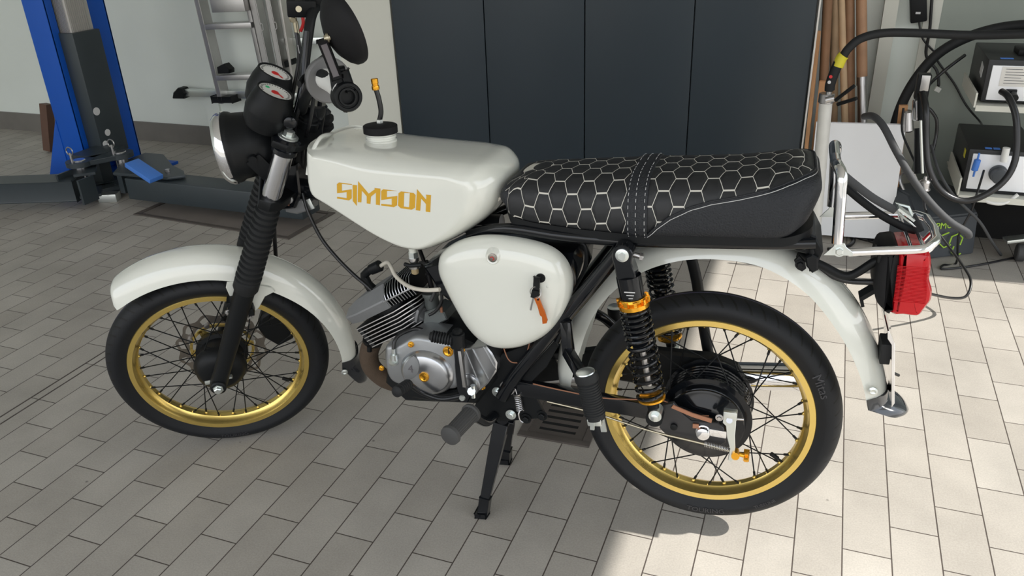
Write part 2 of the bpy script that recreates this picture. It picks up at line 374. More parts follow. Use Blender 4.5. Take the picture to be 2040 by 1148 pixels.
# ---- cupboards: four tall doors, each a unit
c0 = [-1.6855, -1.2445, -0.8005, -0.3595, 0.0855]
labs = ['tall dark blue-grey cupboard at the left end of the row, beside the pale pier', 'tall dark blue-grey cupboard behind the tank, second from the left',
        'tall dark blue-grey cupboard behind the middle of the seat, second from the right', 'tall dark blue-grey cupboard at the right end of the row, nearest the broom handles']
for i in range(4):
    a, b = c0[i], c0[i+1]
    t = empty('cupboard', loc=(0, 0, 0), label=labs[i], cat='cupboard', group='tall cupboards along the back wall')
    bm = nb(); box(bm, ((a+b)/2, 2.1, 1.32), (b-a-0.001, 0.46, 2.6)); obj('carcass', bm, M['cab'], t)
    bm = nb(); box(bm, ((a+b)/2, 1.859, 1.32), (b-a-0.005, 0.018, 2.56), bev=0.0012); obj('door', bm, M['cab'], t)
    bm = nb(); box(bm, ((a+b)/2, 1.9, 0.012), (b-a, 0.02, 0.024)); obj('plinth', bm, M['sat'], t)

# ---- boards and broom handles leaning between the cupboards and the wall
def board(name, a, b, wd, th, m, label, cat, side=(1, 0, 0)):
    bm = nb(); bar(bm, a, b, wd, th, side, 0.001); return tag(obj(name, bm, m), label, cat)
board('edge_board', (0.118, 1.875, 0.0), (0.100, 2.0, 0.78), 0.012, 0.16, M['pine'], 'thin board with a raw pine edge against the right end of the cupboards', 'board')
board('pale_strip', (0.094, 1.86, 0.0), (0.094, 1.86, 1.6), 0.006, 0.03, M['label'], 'thin pale strip standing upright along the cupboard edge', 'strip')
board('timber_batten', (0.148, 1.90, 0.0), (0.142, 1.95, 0.60), 0.03, 0.022, M['pine'], 'short pine batten standing left of the white board', 'board')
board('white_board', (0.3055,1.81,0.0188), (0.2926,1.84,0.468), 0.315, 0.018, M['board'], 'large white panel standing on the floor behind the luggage rack', 'board')
board('pine_panel', (0.462, 1.842, 0.0), (0.434, 1.88, 0.535), 0.028, 0.02, M['pine'], 'reddish pine board edge standing behind the right side of the white panel', 'board')
hs = [(1649, 0, 1637, 235, 0.017, 'wood', 'leftmost dark broom handle in the row, next to the cupboard'),
      (1665, 0, 1663, 235, 0.016, 'wood2', 'second broom handle from the cupboard, paler and smooth'),
      (1677, 0, 1683, 235, 0.014, 'wood2', 'thin pale broom handle tilting to the right in the middle of the row'),
      (1692, 0, 1693, 235, 0.017, 'wood', 'fourth broom handle from the cupboard, touching the thin pale one')]
for (xa, ya, xb, yb, r, m, lb) in hs: pass
def handle(a, b, r, m, lb, ferr=False):
    a, b = V3(a), V3(b); d = (b-a).normalized(); up = a - d*0.7; lo = b + d*((b.z-0.02)/(-d.z))
    if ferr:
        t = empty('broom_handle', loc=(0, 0, 0), label=lb, cat='broom handle', group='broom handles behind the white board')
        j = a + d*(a-V3(ferr)).length
        bm = nb(); cyl(bm, up, j, r, n=14); obj('wooden_shaft', bm, M[m], t)
        bm = nb(); cyl(bm, j, lo, r*0.9, n=14); cyl(bm, j-d*0.004, j+d*0.03, r*1.04, n=14); obj('metal_socket', bm, M['steel'], t)
    else:
        bm = nb(); cyl(bm, up, lo, r, r*0.98, n=14); tag(obj('broom_handle', bm, M[m]), lb, 'broom handle', 'broom handles behind the white board')
handle((0.1166,2.12,0.8808), (0.1524,2.09,0.4197), 0.0185, 'wood', hs[0][6])
handle((0.1443,2.2,0.8717), (0.1981,2.17,0.4025), 0.0175, 'wood2', hs[1][6])
handle((0.1663,2.07,0.887), (0.2394,2.02,0.4418), 0.0135, 'wood2', hs[2][6])
handle((0.1967,2.18,0.8744), (0.2619,2.14,0.4134), 0.020, 'wood', hs[3][6])
handle((0.2407,2.16,0.877), (0.3082,2.1,0.4259), 0.0205, 'wood', 'rightmost wooden handle ending in a grey steel socket, standing apart', (0.2836,2.11,0.5855))
bm = nb(); tube(bm, [(0.1657,2.25,0.8776), (0.1722,2.25,0.8427)], 0.006, 8); box(bm, (0.1614,2.25,0.9237), (0.03, 0.02, 0.12)); tag(obj('red_tool_hook', bm, M['redp']), 'small red hook tip between the broom handles at the top edge', 'hook')

# ---- thin wooden stick left of the pier
bm = nb(); tube(bm, [(-2.1775,2.3,0.6472), (-2.1933,2.29,0.4684), (-2.1251,2.2,0.1774), (-2.1054,2.15,-0.1765)], 0.0035, 8); tag(obj('thin_stick', bm, M['pine']), 'thin reddish stick leaning on the wall behind the handlebar grip', 'stick')

# ---- brown board standing behind the lift column
bm = nb(); bar(bm, (-4.1718,1.98,0.009), (-4.1437,2.02,0.283), 0.055, 0.05, (1, 0, 0)); o = obj('brown_block', bm, M['brownb']); tag(o, 'upright dark brown board behind the left foot of the blue lift column', 'board')

# ---- ladders on the back wall
def rail(bm, a, b, wd, th): bar(bm, a, b, wd, th, (1, 0, 0), 0.002)
LZ = 1.5
step = empty('step_ladder', loc=(0, 0, 0), label='wide aluminium step ladder with flat treads hanging left of the gauges', cat='ladder')
ya = 2.20
def ext(p, q, f):
    p, q = V3(p), V3(q); return q+(p-q)*f
for nm, (p, q) in {'a': ((-3.0382,2.22,0.8491), (-3.024,2.24,0.2988)), 'b': ((-2.7165,2.22,0.8512), (-2.6959,2.22,0.5172))}.items():
    q = V3(q); p = V3(p)
    if nm == 'b': q = q+(q-p)*0.56
    bm = nb(); bar(bm, ext(p, q, 2.6), q, 0.026, 0.07, (1, 0, 0), 0.002); obj('side_rail', bm, M['ladder'], step)
bm = nb(); bar(bm, (-2.9426,2.24,0.3225), (-3.0828,2.24,0.3159), 0.075, 0.035, (0, 1, 0), 0.004); obj('rubber_foot', bm, M['sat'], step)
for (y, x0, x1, nm) in ((50, 418, 502, 0), (152, 440, 522, 1)):
    bm = nb(); a = V3((-2.9942,2.2,0.7183)) if nm == 0 else V3((-2.9847,2.2,0.4488)); b = V3((-2.6915,2.2,0.7335)) if nm == 0 else V3((-2.6881,2.2,0.4679))
    bar(bm, a, b, 0.085, 0.028, (0, 1, 0), 0.003); obj('tread', bm, M['ladder'], step)
bm = nb(); bar(bm, (-2.8961,2.17,0.8333), (-2.684,2.17,0.8424), 0.1, 0.07, (0, 1, 0), 0.003); obj('tread', bm, M['ladder'], step)
bm = nb(); prism(bm, [(0, 0), (0.075, 0.004), (0.08, 0.025), (0.05, 0.055), (0.0, 0.035)], 0, 0.05, 0.003, lambda x, y, z: V3((-2.9756,2.17,0.4714))+Vector((x, y, z))); obj('hinge', bm, M['sat'], step)
bm = nb(); tube(bm, [ext((-3.0507,2.25,0.8455), (-3.0734,2.25,0.6726), 2.5), (-3.0631,2.25,0.7415), (-3.0686,2.25,0.678)], [0.012, 0.011, 0.003], 8, flat=(0.5, 1)); obj('rubber_edge', bm, M['sat'], step)
lad = empty('extension_ladder', loc=(0, 0, 0), label='narrow aluminium extension ladder with a long cross foot behind the gauges', cat='ladder')
for (p, q, m, w_) in (((-2.6587,2.19,0.855), (-2.6481,2.2,0.5224), 'ladder', 0.034), ((-2.5508,2.17,0.858), (-2.5466,2.18,0.5295), 'ladder', 0.026), ((-2.4994,2.2,0.8549), (-2.4963,2.2,0.5534), 'ribalu', 0.014)):
    p, q = V3(p), V3(q); q = q+(q-p)*0.55
    bm = nb(); bar(bm, ext(p, q, 2.2), q, w_, 0.06, (1, 0, 0), 0.003); obj('side_rail', bm, M[m], lad)
for pt in ((-2.6221,2.155,0.7259), (-2.5218,2.135,0.738)):
    p = V3(pt); bm = nb(); ring = [p+Vector((0.0075*math.cos(t)*1.0, 0, 0.014*math.sin(t)+(-0.004 if math.sin(t) < 0 else 0.004))) for t in [2*PI*i/20 for i in range(20)]]
    tube(bm, ring, 0.0025, 6, closed=True); obj('rung_end', bm, M['steel'], lad)
bm = nb(); bar(bm, (-3.3193,2.28,0.3309), (-2.1427,2.26,0.3528), 0.03, 0.042, (0, 1, 0), 0.004); obj('cross_foot', bm, M['zinc'], lad)
for (p, s) in (((-3.3266,2.28,0.3306), -1), ((-2.2338,2.24,0.3182), 1)):
    p = V3(p); bm = nb(); prism(bm, [(0.0, 0.028), (0.028, 0.03), (0.07, 0.0), (0.08, -0.035), (0.0, -0.032), (-0.02, 0)], -0.03, 0.03, 0.006, lambda x, y, z: p+Vector((s*x, y, z))); obj('end_cap', bm, M['sat'], lad)
# smaller blue-grey rail and bracket between the brake hose and the bar
rk = empty('wall_rack', loc=(0, 0, 0), label='pale blue-grey wall rail with a black hook behind the handlebar stem', cat='rack')
bm = nb(); bar(bm, (-2.5608,2.24,0.6431), (-2.2691,2.24,0.6547), 0.05, 0.035, (0, 1, 0), 0.003); obj('rail', bm, M['zinc'], rk)
bm = nb(); bar(bm, (-2.5475,2.26,0.6194), (-2.525,2.26,0.4621), 0.06, 0.03, (1, 0, 0), 0.003); obj('bracket', bm, M['zinc'], rk)
bm = nb(); bar(bm, (-2.5349,2.2,0.5314), (-2.4842,2.2,0.5512), 0.05, 0.03, (0, 1, 0), 0.003); obj('hook', bm, M['sat'], rk)
bm = nb(); wire(bm, [(-2.3942,2.2,0.7825), (-2.3989,2.2,0.7381), (-2.4202,2.2,0.7029)], 0.009, 8); tag(obj('red_grip', bm, M['redp']), 'curved red tool grip hanging behind the brake hose', 'tool')

# ---- two-post car lift: blue column, slate carriage, two low arms
t = empty('car_lift', loc=(0, 0, 0), label='blue car lift column with slate carriage and two low swing arms on the left', cat='car lift')
bm = nb()
for c, s in (((-3.465, 1.555, 1.6), (0.13, 0.012, 3.2)), ((-3.465, 1.915, 1.6), (0.13, 0.012, 3.2)), ((-3.53, 1.735, 1.6), (0.012, 0.372, 3.2)), ((-3.406, 1.575, 1.6), (0.012, 0.05, 3.2)), ((-3.406, 1.86, 1.6), (0.012, 0.122, 3.2))): box(bm, c, s, bev=0.003)
obj('column', bm, M['blue'], t)
bm = nb(); prism(bm, [(-3.53, 0.34), (-3.53, 0.0), (-3.70, 0.0)], 1.545, 1.56, 0.001); obj('foot_gusset', bm, M['blue'], t)
bm = nb(); box(bm, (-3.46, 1.735, 0.008), (0.50, 0.5, 0.016), bev=0.003); obj('base_plate', bm, M['blue'], t)
bm = nb(); box(bm, (-3.375, 1.68, 1.75), (0.085, 0.135, 2.1), bev=0.004)
obj('carriage_profile', bm, M['ribalu'], t)
bm = nb()
for k in range(9): box(bm, (-3.41+0.008*k, 1.611, 1.75), (0.003, 0.003, 2.1))
for k in range(9): box(bm, (-3.331, 1.622+0.0125*k, 1.75), (0.003, 0.003, 2.1))
obj('carriage_ribs', bm, M['ladder'], t)
bm = nb(); box(bm, (-3.365, 1.675, 0.455), (0.112, 0.170, 0.62), bev=0.004); obj('carriage_sleeve', bm, M['slate'], t)
for p, r in (((-3.308,1.6121,0.3798), 0.02), ((-3.308,1.6463,0.2615), 0.017), ((-3.308,1.6153,0.2087), 0.017)):
    bm = nb(); cyl(bm, p, V3(p)+Vector((0.003, 0, 0)), r, n=20); obj('bore', bm, M['ser'], t)
# yoke plates that carry the arm pins
PA, PB = Vector((-3.21, 1.35, 0)), Vector((-3.115, 1.515, 0))
for z in (0.195, 0.045):
    bm = nb(); bar(bm, PA+Vector((0, 0, z)), PB+Vector((0, 0, z)), 0.10, 0.018, (1, 0, 0), 0.003)
    for q in (PA, PB): cyl(bm, q+Vector((0, 0, z-0.012)), q+Vector((0, 0, z+0.012)), 0.062, n=28)
    box(bm, (-3.27, 1.52, z), (0.16, 0.20, 0.018)); obj('yoke_plate', bm, M['slate'], t)
for q in (PA, PB):
    bm = nb(); cyl(bm, q+Vector((0, 0, 0.03)), q+Vector((0, 0, 0.212)), 0.030, n=24, bev=0.003); pn = obj('pivot_pin', bm, M['hard'], t)
    bm = nb(); cyl(bm, q+Vector((-0.005, -0.035, 0.2)), q+Vector((-0.005, -0.035, 0.255)), 0.006, n=10)
    tube(bm, [q+Vector((-0.005+0.02*math.cos(a), -0.035, 0.262+0.02*math.sin(a))) for a in [2*PI*i/18 for i in range(18)]], 0.003, 6, closed=True); obj('pull_ring', bm, M['steel'], pn)
bm = nb(); box(bm, (-3.25, 1.50, 0.115), (0.06, 0.07, 0.14)); obj('lock_block', bm, M['slate'], t)
# arms
bm = nb(); bar(bm, (-3.17, 1.285, 0.095), (-3.66, 1.10, 0.095), 0.12, 0.10, (0, 1, 0), 0.006); bar(bm, (-3.60, 1.12, 0.085), (-4.05, 0.95, 0.085), 0.08, 0.07, (0, 1, 0), 0.006); obj('left_arm', bm, M['slate'], t)
bm = nb()
for z in (0.165, 0.055): bar(bm, (-3.20, 1.30, z), (-3.13, 1.365, z), 0.15, 0.012, (1, 0, 0))
box(bm, (-3.235, 1.30, 0.11), (0.012, 0.15, 0.12)); box(bm, (-3.085, 1.25, 0.10), (0.012, 0.09, 0.12)); obj('arm_yoke', bm, M['slate'], t)
bm = nb(); bar(bm, (-2.93, 1.40, 0.092), (-1.93, 1.385, 0.092), 0.135, 0.105, (0, 1, 0), 0.006); obj('right_arm', bm, M['slate'], t)
bm = nb(); prism(bm, [(-3.10, 1.50), (-3.10, 1.66), (-2.98, 1.66), (-2.80, 1.52), (-2.68, 1.46), (-2.62, 1.40), (-2.68, 1.35), (-3.0, 1.34)], 0.15, 0.165, 0.003, lambda x, y, z: Vector((x, z, y))); box(bm, (-3.0, 1.46, 0.1), (0.03, 0.18, 0.1)); obj('arm_plate', bm, M['slate'], t)
bm = nb(); lathe(bm, [(0, 0.012), (0.012, 0.012), (0.013, 0.008)], (-2.74, 1.42, 0.165), (0, 0, 1), 8); obj('arm_bolt', bm, M['steel'], t)
bm = nb(); bar(bm, (-2.839,1.3142,0.235), (-2.6852,1.2892,0.175), 0.075, 0.022, (0.3, 1, 0), 0.003); tag(obj('blue_cover', bm, M['blue2']), 'light blue plastic piece lying aslant on the right lift arm', 'cover')
bm = nb(); box(bm, (-3.1071,1.3785,0.02), (0.09, 0.06, 0.04), Matrix.Rotation(0.4, 3, 'Z'), 0.004); obj('lock_wedge', bm, M['zinc'], t)

# ---- drain grates set in the floor
def grate(name, O, ux, sx, sy, nslot, label):
    r = empty(name, loc=(0, 0, 0), label=label, cat='drain'); O = V3(O); X = V3(ux).normalized(); Y = Vector((-X.y, X.x, 0))
    mm = Matrix((X, Y, Vector((0, 0, 1)))).transposed(); c = O+X*sx/2+Y*sy/2
    bm = nb(); f = 0.022
    for cc, ss in ((Vector((0, -sy/2+f/2, 0.0015)), (sx, f, 0.006)), (Vector((0, sy/2-f/2, 0.0015)), (sx, f, 0.006)), (Vector((-sx/2+f/2, 0, 0.0015)), (f, sy-2*f, 0.006)), (Vector((sx/2-f/2, 0, 0.0015)), (f, sy-2*f, 0.006))): box(bm, c+mm@cc, ss, mm, 0.001)
    obj('frame', bm, M['iron'], r)
    if not nslot:
        bm = nb(); box(bm, c+Vector((0, 0, 0.0005)), (sx-2*f-0.012, sy-2*f-0.012, 0.003), mm, 0.001); obj('lid', bm, M['lid'], r)
        bm = nb(); box(bm, c+Vector((0, 0, -0.0006)), (sx-f, sy-f, 0.0018), mm); obj('pit', bm, M['dark'], r); return
    bm = nb(); iw, ih = sx-2*f-0.004, sy-2*f-0.004; pit = (ih-0.02)/nslot
    box(bm, c+mm@Vector((-iw/2+0.012, 0, 0.0009)), (0.024, ih, 0.002), mm); box(bm, c+mm@Vector((iw/2-0.012, 0, 0.0009)), (0.024, ih, 0.002), mm)
    for k in range(nslot+1):
        y = -ih/2+0.01+k*pit; box(bm, c+mm@Vector((0, y, 0.0008)), (iw, pit*0.52 if 0 < k < nslot else 0.018, 0.0018), mm)
    obj('grate', bm, M['iron'], r)
    bm = nb(); box(bm, c+mm@Vector((0, 0, -0.0009)), (iw, ih, 0.0022), mm); obj('pit', bm, M['dark'], r)
g1 = V3((-0.5046,0.1742,0)); g2 = V3((-0.3081,0.1806,0))
grate('drain_grate', g1, g2-g1, (g2-g1).length, 0.27, 7, 'square cast iron drain grate in the floor below the swing arm')
g3 = V3((-2.8352,1.2471,0)); g4 = V3((-1.9232,1.1843,0))
grate('pit_cover', g3, g4-g3, (g4-g3).length, 0.34, 0, 'large closed iron-framed pit lid in the floor behind the front wheel, by the lift arm')
# ---- exhaust-gas hoses, testers and clutter at the right
def wt(name, pts, r, m, label, cat, n=10, par=None):
    bm = nb(); wire(bm, pts, r, n); o = obj(name, bm, M[m], par)
    return tag(o, label, cat) if not par else o
# shelf rack on the wall with two testers
sh = empty('wall_shelf', loc=(0, 0, 0), label='pale metal wall shelf carrying the upper tester box', cat='shelf')
bm = nb(); box(bm, (1.02, 1.93, 0.5785), (0.74, 0.40, 0.006)); box(bm, (1.02, 1.727, 0.572), (0.74, 0.006, 0.02)); obj('shelf_plate', bm, M['trimw'], sh)
bm = nb(); box(bm, (0.645, 1.90, 0.60), (0.006, 0.36, 0.05)); obj('end_lip', bm, M['trimw'], sh)
bm = nb(); box(bm, (1.3, 2.24, 0.42), (0.05, 0.2, 0.32)); obj('bracket', bm, M['slate'], sh)
sh2 = empty('wall_shelf', loc=(0, 0, 0), label='lower metal shelf with raised left lip under the small tester', cat='shelf')
bm = nb(); box(bm, (1.02, 1.90, 0.262), (0.74, 0.42, 0.006)); box(bm, (1.02, 1.69, 0.255), (0.74, 0.006, 0.022)); obj('shelf_plate', bm, M['trimw'], sh2)
bm = nb(); box(bm, (0.648, 1.86, 0.295), (0.006, 0.34, 0.065)); obj('end_lip', bm, M['trimw'], sh2)
bm = nb(); box(bm, (1.12, 2.02, 0.13), (0.86, 0.10, 0.25)); obj('shade_backing', bm, M['dark'], sh2)  # near-black box standing in for the shade below the lower shelf
bm = nb(); box(bm, (1.22, 1.85, 0.13), (0.03, 0.4, 0.25)); obj('shade_side', bm, M['dark'], sh2)  # second near-black box, same shade closed off at the side
t = empty('gas_tester', loc=(0, 0, 0), label='upper black tester box with white label front and a thick hose', cat='tester box')
bm = nb(); box(bm, (0.84, 1.94, 0.66), (0.35, 0.36, 0.145), bev=0.006); obj('casing', bm, M['boxb'], t)
bm = nb(); box(bm, (0.845, 1.757, 0.655), (0.33, 0.006, 0.118), bev=0.002); obj('front_panel', bm, M['board'], t)
bm = nb(); box(bm, (0.855, 1.7535, 0.678), (0.29, 0.002, 0.066)); obj('paper_label', bm, M['label'], t)
bm = nb()
for k in range(6):
    z = 0.703-0.0095*k
    for x0, l in ((0.722, 0.05+0.01*(k % 3)), (0.79, 0.03), (0.84, 0.05-0.006*(k % 2)), (0.91, 0.06)): box(bm, (x0+l/2, 1.7523, z), (l, 0.0008, 0.0016))
obj('label_lines', bm, M['boxg'], t)
bm = nb(); box(bm, (0.752, 1.752, 0.621), (0.034, 0.014, 0.03), bev=0.003); cyl(bm, (0.757, 1.75, 0.621), (0.757, 1.70, 0.617), 0.012, n=16); obj('socket', bm, M['sat'], t)
bm = nb(); box(bm, (0.80, 1.90, 0.742), (0.07, 0.10, 0.02), bev=0.005); box(bm, (0.80, 1.86, 0.76), (0.035, 0.03, 0.05), bev=0.006); obj('carry_handle', bm, M['sat'], t)
bm = nb(); box(bm, (0.722, 1.785, 0.7335), (0.04, 0.016, 0.002)); obj('blue_tab', bm, M['blue2'], t)
bm = nb(); box(bm, (0.664, 1.86, 0.68), (0.002, 0.05, 0.04), Matrix.Rotation(0.2, 3, 'X')); obj('side_sticker', bm, M['ser'], t)
t = empty('smoke_tester', loc=(0, 0, 0), label='lower black tester box with blue filter and two blue tabs', cat='tester box')
bm = nb(); box(bm, (0.77, 1.915, 0.345), (0.22, 0.37, 0.16), bev=0.006); obj('casing', bm, M['boxb'], t)
bm = nb(); box(bm, (0.772, 1.727, 0.345), (0.195, 0.006, 0.13), bev=0.002); obj('front_panel', bm, M['board'], t)
for dx in (0, 0.026):
    bm = nb(); box(bm, (0.722+dx, 1.752, 0.426), (0.021, 0.018, 0.002)); obj('blue_tab', bm, M['blue2'], t)
bm = nb(); cyl(bm, (0.6848,1.7,0.3556), (0.6881,1.7,0.3966), 0.011, n=18, bev=0.002); cyl(bm, (0.6859,1.7,0.3333), (0.6882,1.7,0.4204), 0.0035, n=8); obj('fuel_filter', bm, M['blue2'], t)
bm = nb(); lathe(bm, [(0, 0.03), (0.012, 0.03), (0.014, 0.026), (0.05, 0.026), (0.052, 0.02)], (0.7643,1.724,0.3452), (0, -1, 0), 28); obj('drum', bm, M['boxg'], t)
bm = nb(); lathe(bm, [(0, 0.012), (0.05, 0.012)], (0.7702,1.71,0.3924), (0, 0, 1), 14); obj('cartridge', bm, M['white'], t)
bm = nb(); box(bm, (0.658, 1.80, 0.39), (0.002, 0.03, 0.03)); obj('yellow_sticker', bm, M['yellow'], t)

# power module box on the floor
pm = empty('power_box', loc=(0, 0, 0), label='charcoal plastic box on the floor printed PMU in lime', cat='equipment box')
P0, P1 = Vector((0.545, 1.66, 0.0)), Vector((0.775, 1.80, 0))
X = (P1-P0).normalized(); Y = Vector((-X.y, X.x, 0)); mm = Matrix((X, Y, Vector((0, 0, 1)))).transposed()
bm = nb(); c = P0+X*0.125+Y*0.12
rings = []
for z, sx, sy, dy in ((0.002, 0.255, 0.24, 0), (0.16, 0.255, 0.22, 0.01), (0.20, 0.24, 0.16, 0.04), (0.225, 0.22, 0.12, 0.06)):
    rings.append([c+mm@Vector((a*sx/2, b*sy/2+dy, z)) for a, b in ((-1, -1), (1, -1), (1, 1), (-1, 1))])
skin(bm, rings); bmesh.ops.bevel(bm, geom=bm.edges[:], offset=0.006, segments=2, affect='EDGES'); body = obj('housing', bm, M['boxg'], pm)
def onface(u, v, d=0.0): return P0+X*u+Y*(0.0+v*0.063-0.0045)+Vector((0, 0, v))-Y*d
bm = text_bm('PMU', 0.036, 0.0008, lambda x, y, z: onface(0.100+x, 0.122+y, 0.002-z)); obj('lettering', bm, M['lime'], pm)
def hexline(cx, cy, r, k0, k1):
    bm = nb(); pts = [onface(cx+r*math.cos(PI/3*k+0.3), cy+r*math.sin(PI/3*k+0.3), 0.002) for k in range(k0, k1)]; tube(bm, pts, 0.0028, 6); return bm
for a in ((0.118, 0.075, 0.030, 1, 6), (0.160, 0.068, 0.028, -1, 4), (0.172, 0.030, 0.024, 2, 6)): obj('hexagon_print', hexline(*a), M['lime'], pm)
bm = nb(); bar(bm, c+mm@Vector((0.10, -0.01, 0.212)), c+mm@Vector((0.125, 0.02, 0.21)), 0.02, 0.004, (0, 1, 0)); obj('small_label', bm, M['label'], pm)
bm = nb(); cyl(bm, c+mm@Vector((0.125, -0.05, 0.10)), c+mm@Vector((0.155, -0.05, 0.10)), 0.028, n=20, bev=0.004); cyl(bm, c+mm@Vector((0.125, 0.0, 0.13)), c+mm@Vector((0.15, 0.0, 0.13)), 0.018, n=20); obj('side_socket', bm, M['sat'], pm)
bm = nb(); wire(bm, [c+mm@Vector((-0.09, 0.05, 0.215)), c+mm@Vector((-0.10, 0.08, 0.27)), c+mm@Vector((-0.04, 0.10, 0.28)), c+mm@Vector((0, 0.09, 0.215))], 0.006, 8); obj('latch', bm, M['steel'], pm)

# exhaust probe pipe on a stand at the left of the white board
pp = empty('exhaust_probe', loc=(0, 0, 0), label='white probe tube with clamp levers and a black hose with yellow tape', cat='exhaust probe')
a, b = V3((0.1918,1.62,0.143)), V3((0.1588,1.66,0.5813))
bm = nb(); cyl(bm, V3((a.x-0.008, 1.60, 0.0)), b, 0.023, n=24); obj('white_tube', bm, M['pipe'], pp)
bm = nb(); cyl(bm, b, V3(b)+Vector((0, 0, 0.035)), 0.027, n=24, bev=0.003); cyl(bm, (0.1627,1.65,0.5929), (0.1653,1.65,0.6254), 0.010, n=14); cyl(bm, (0.1576,1.63,0.5972), (0.1851,1.63,0.6056), 0.012, n=12); obj('clamp_collar', bm, M['steel'], pp)
for p, q in (((0.1892,1.62,0.6009), (0.2436,1.58,0.6629)), ((0.1978,1.62,0.587), (0.2577,1.58,0.6202))):
    bm = nb(); bar(bm, p, q, 0.013, 0.012, (0, 1, 0), 0.003); obj('clamp_lever', bm, M['sat'], pp)
bm = nb(); tube(bm, smooth_pts([(0.167,1.65,0.6255), (0.1655,1.65,0.6504), (0.1746,1.65,0.6965), (0.1849,1.65,0.7317)], 4), [0.011]+[0.0175]*11+[0.0165], 16); gr = obj('grip', bm, M['rub'], pp)
for p_, col in (((0.1637,1.631,0.6806), 'redp'), ((0.1612,1.631,0.6612), 'ser')):
    bm = nb(); lathe(bm, [(0, 0.0058), (0.0012, 0.0058)], p_, (0, -1, 0.1), 16); lathe(bm, [(0.0012, 0.0025), (0.0016, 0.0025)], p_, (0, -1, 0.1), 12); obj('badge', bm, M[col], gr)
bm = nb(); tube(bm, [(0.1823,1.65,0.7143), (0.1901,1.65,0.7422), (0.1969,1.65,0.7527)], 0.0192, 16); obj('yellow_tape', bm, M['yellow'], pp)
wt('black_hose', [(0.1946,1.65,0.7458), (0.2086,1.65,0.7752), (0.2446,1.66,0.8083), (0.3146,1.68,0.8251), (0.4259,1.7,0.8242), (0.5796,1.7,0.8207), (0.7401,1.66,0.8333), (0.9368,1.6,0.8524)], 0.0145, 'rub', None, None, 14, pp)
wt('exhaust_hose', [(0.4501,2.05,0.031), (0.4269,2.03,0.3376), (0.4428,2.02,0.5224), (0.5085,2.04,0.665), (0.5977,2.05,0.7454), (0.7208,2.05,0.7947), (0.852,2,0.8147), (1.0121,1.9,0.8152)], 0.019, 'rub', 'thick black hose arching behind the testers to the upper right', 'hose', 14)
wt('rubber_hose', [(0.2987,1.75,0.5174), (0.3236,1.65,0.5433), (0.3569,1.58,0.527), (0.4049,1.52,0.4612), (0.4623,1.48,0.385), (0.5279,1.46,0.3111), (0.6012,1.46,0.2455), (0.6646,1.48,0.204), (0.6784,1.5,0.1828)], 0.0125, 'strap', 'thick grey ribbed hose running down from the white board to the box', 'hose', 14)
wt('glossy_tube', [(0.713,1.7,0.6385), (0.7323,1.66,0.6262), (0.7621,1.62,0.5611), (0.7778,1.58,0.4354), (0.7426,1.55,0.3538), (0.6597,1.53,0.299), (0.5772,1.52,0.3222), (0.5203,1.52,0.3986), (0.494,1.54,0.4968), (0.4787,1.56,0.5944), (0.4642,1.62,0.6398)], 0.011, 'cable', 'glossy black tube looping from the upper tester down and up to the clamp', 'tube', 14)
# gas probe holder with clamp and water trap
ph = empty('probe_holder', loc=(0, 0, 0), label='steel clamp and black probe holder on the wall left of the testers', cat='holder')
bm = nb(); box(bm, (0.4786,1.8,0.6247), (0.045, 0.05, 0.09), bev=0.004); obj('bracket', bm, M['sat'], ph)
bm = nb(); box(bm, (0.4819,1.77,0.6418), (0.028, 0.004, 0.055), bev=0.001); obj('plate', bm, M['ladder'], ph)
bm = nb(); cyl(bm, (0.4701,1.68,0.5332), (0.4615,1.68,0.6038), 0.02, n=20, bev=0.003); obj('steel_clamp', bm, M['chrome'], ph)
bm = nb(); cyl(bm, (0.5056,1.62,0.357), (0.4795,1.66,0.5083), 0.022, 0.017, n=20); cyl(bm, (0.4824,1.64,0.5403), (0.4683,1.66,0.6313), 0.017, n=20); obj('black_grip', bm, M['sat'], ph)
bm = nb(); cyl(bm, (0.4575,1.85,0.4443), (0.4481,1.85,0.5237), 0.026, 0.018, n=20, bev=0.006); obj('gauge_body', bm, M['steel'], ph)
wt('pull_cord', [(0.4304,1.82,0.5393), (0.4371,1.8,0.46), (0.4727,1.78,0.3915), (0.4932,1.75,0.3596)], 0.004, 'sat', None, None, 8, ph)
wt('clear_tube', [(0.4614,1.5,0.5741), (0.4816,1.5,0.4723), (0.4979,1.5,0.3941)], 0.0045, 'zinc', None, None, 10, ph)
trp = empty('water_trap', loc=(0, 0, 0), label='small steel water trap hanging on the thin tube over the power box', cat='water trap')
bm = nb(); lathe(bm, [(0, 0.006), (0.004, 0.022), (0.008, 0.022), (0.009, 0.018), (0.032, 0.018), (0.037, 0.014), (0.04, 0.006), (0.052, 0.005)], (0.5099,1.5,0.332), (0, 0, 1), 24); obj('bowl', bm, M['steel'], trp)
wt('drain_tube', [(0.5099,1.5,0.332), (0.5212,1.48,0.2852), (0.542,1.45,0.2431), (0.5989,1.4,0.186), (0.6463,1.34,0.1434), (0.6744,1.28,0.1098), (0.6602,1.22,0.0815), (0.6068,1.15,0.1003), (0.5274,1.06,0.1479)], 0.0045, 'cable', None, None, 10, trp)
wt('grey_cable', [(0.8522,1.7986,0.006), (0.7818,1.66,0.1114), (0.7165,1.6,0.2049), (0.6185,1.58,0.2963), (0.5584,1.6,0.3767), (0.5315,1.7,0.4371)], 0.005, 'strap', 'thin grey cable running diagonally over the power box to the floor', 'cable')
wt('black_cable', [(0.7127,1.69,0.361), (0.6923,1.6,0.3146), (0.6863,1.6,0.2396), (0.6647,1.6,0.1417), (0.6886,1.6742,0.006), (0.6438,1.6423,0.006), (0.6406,1.6041,0.006), (0.7638,1.677,0.006), (0.9409,1.8241,0.006)], 0.004, 'cable', 'thin black cable from the lower tester lying on the floor edge', 'cable')
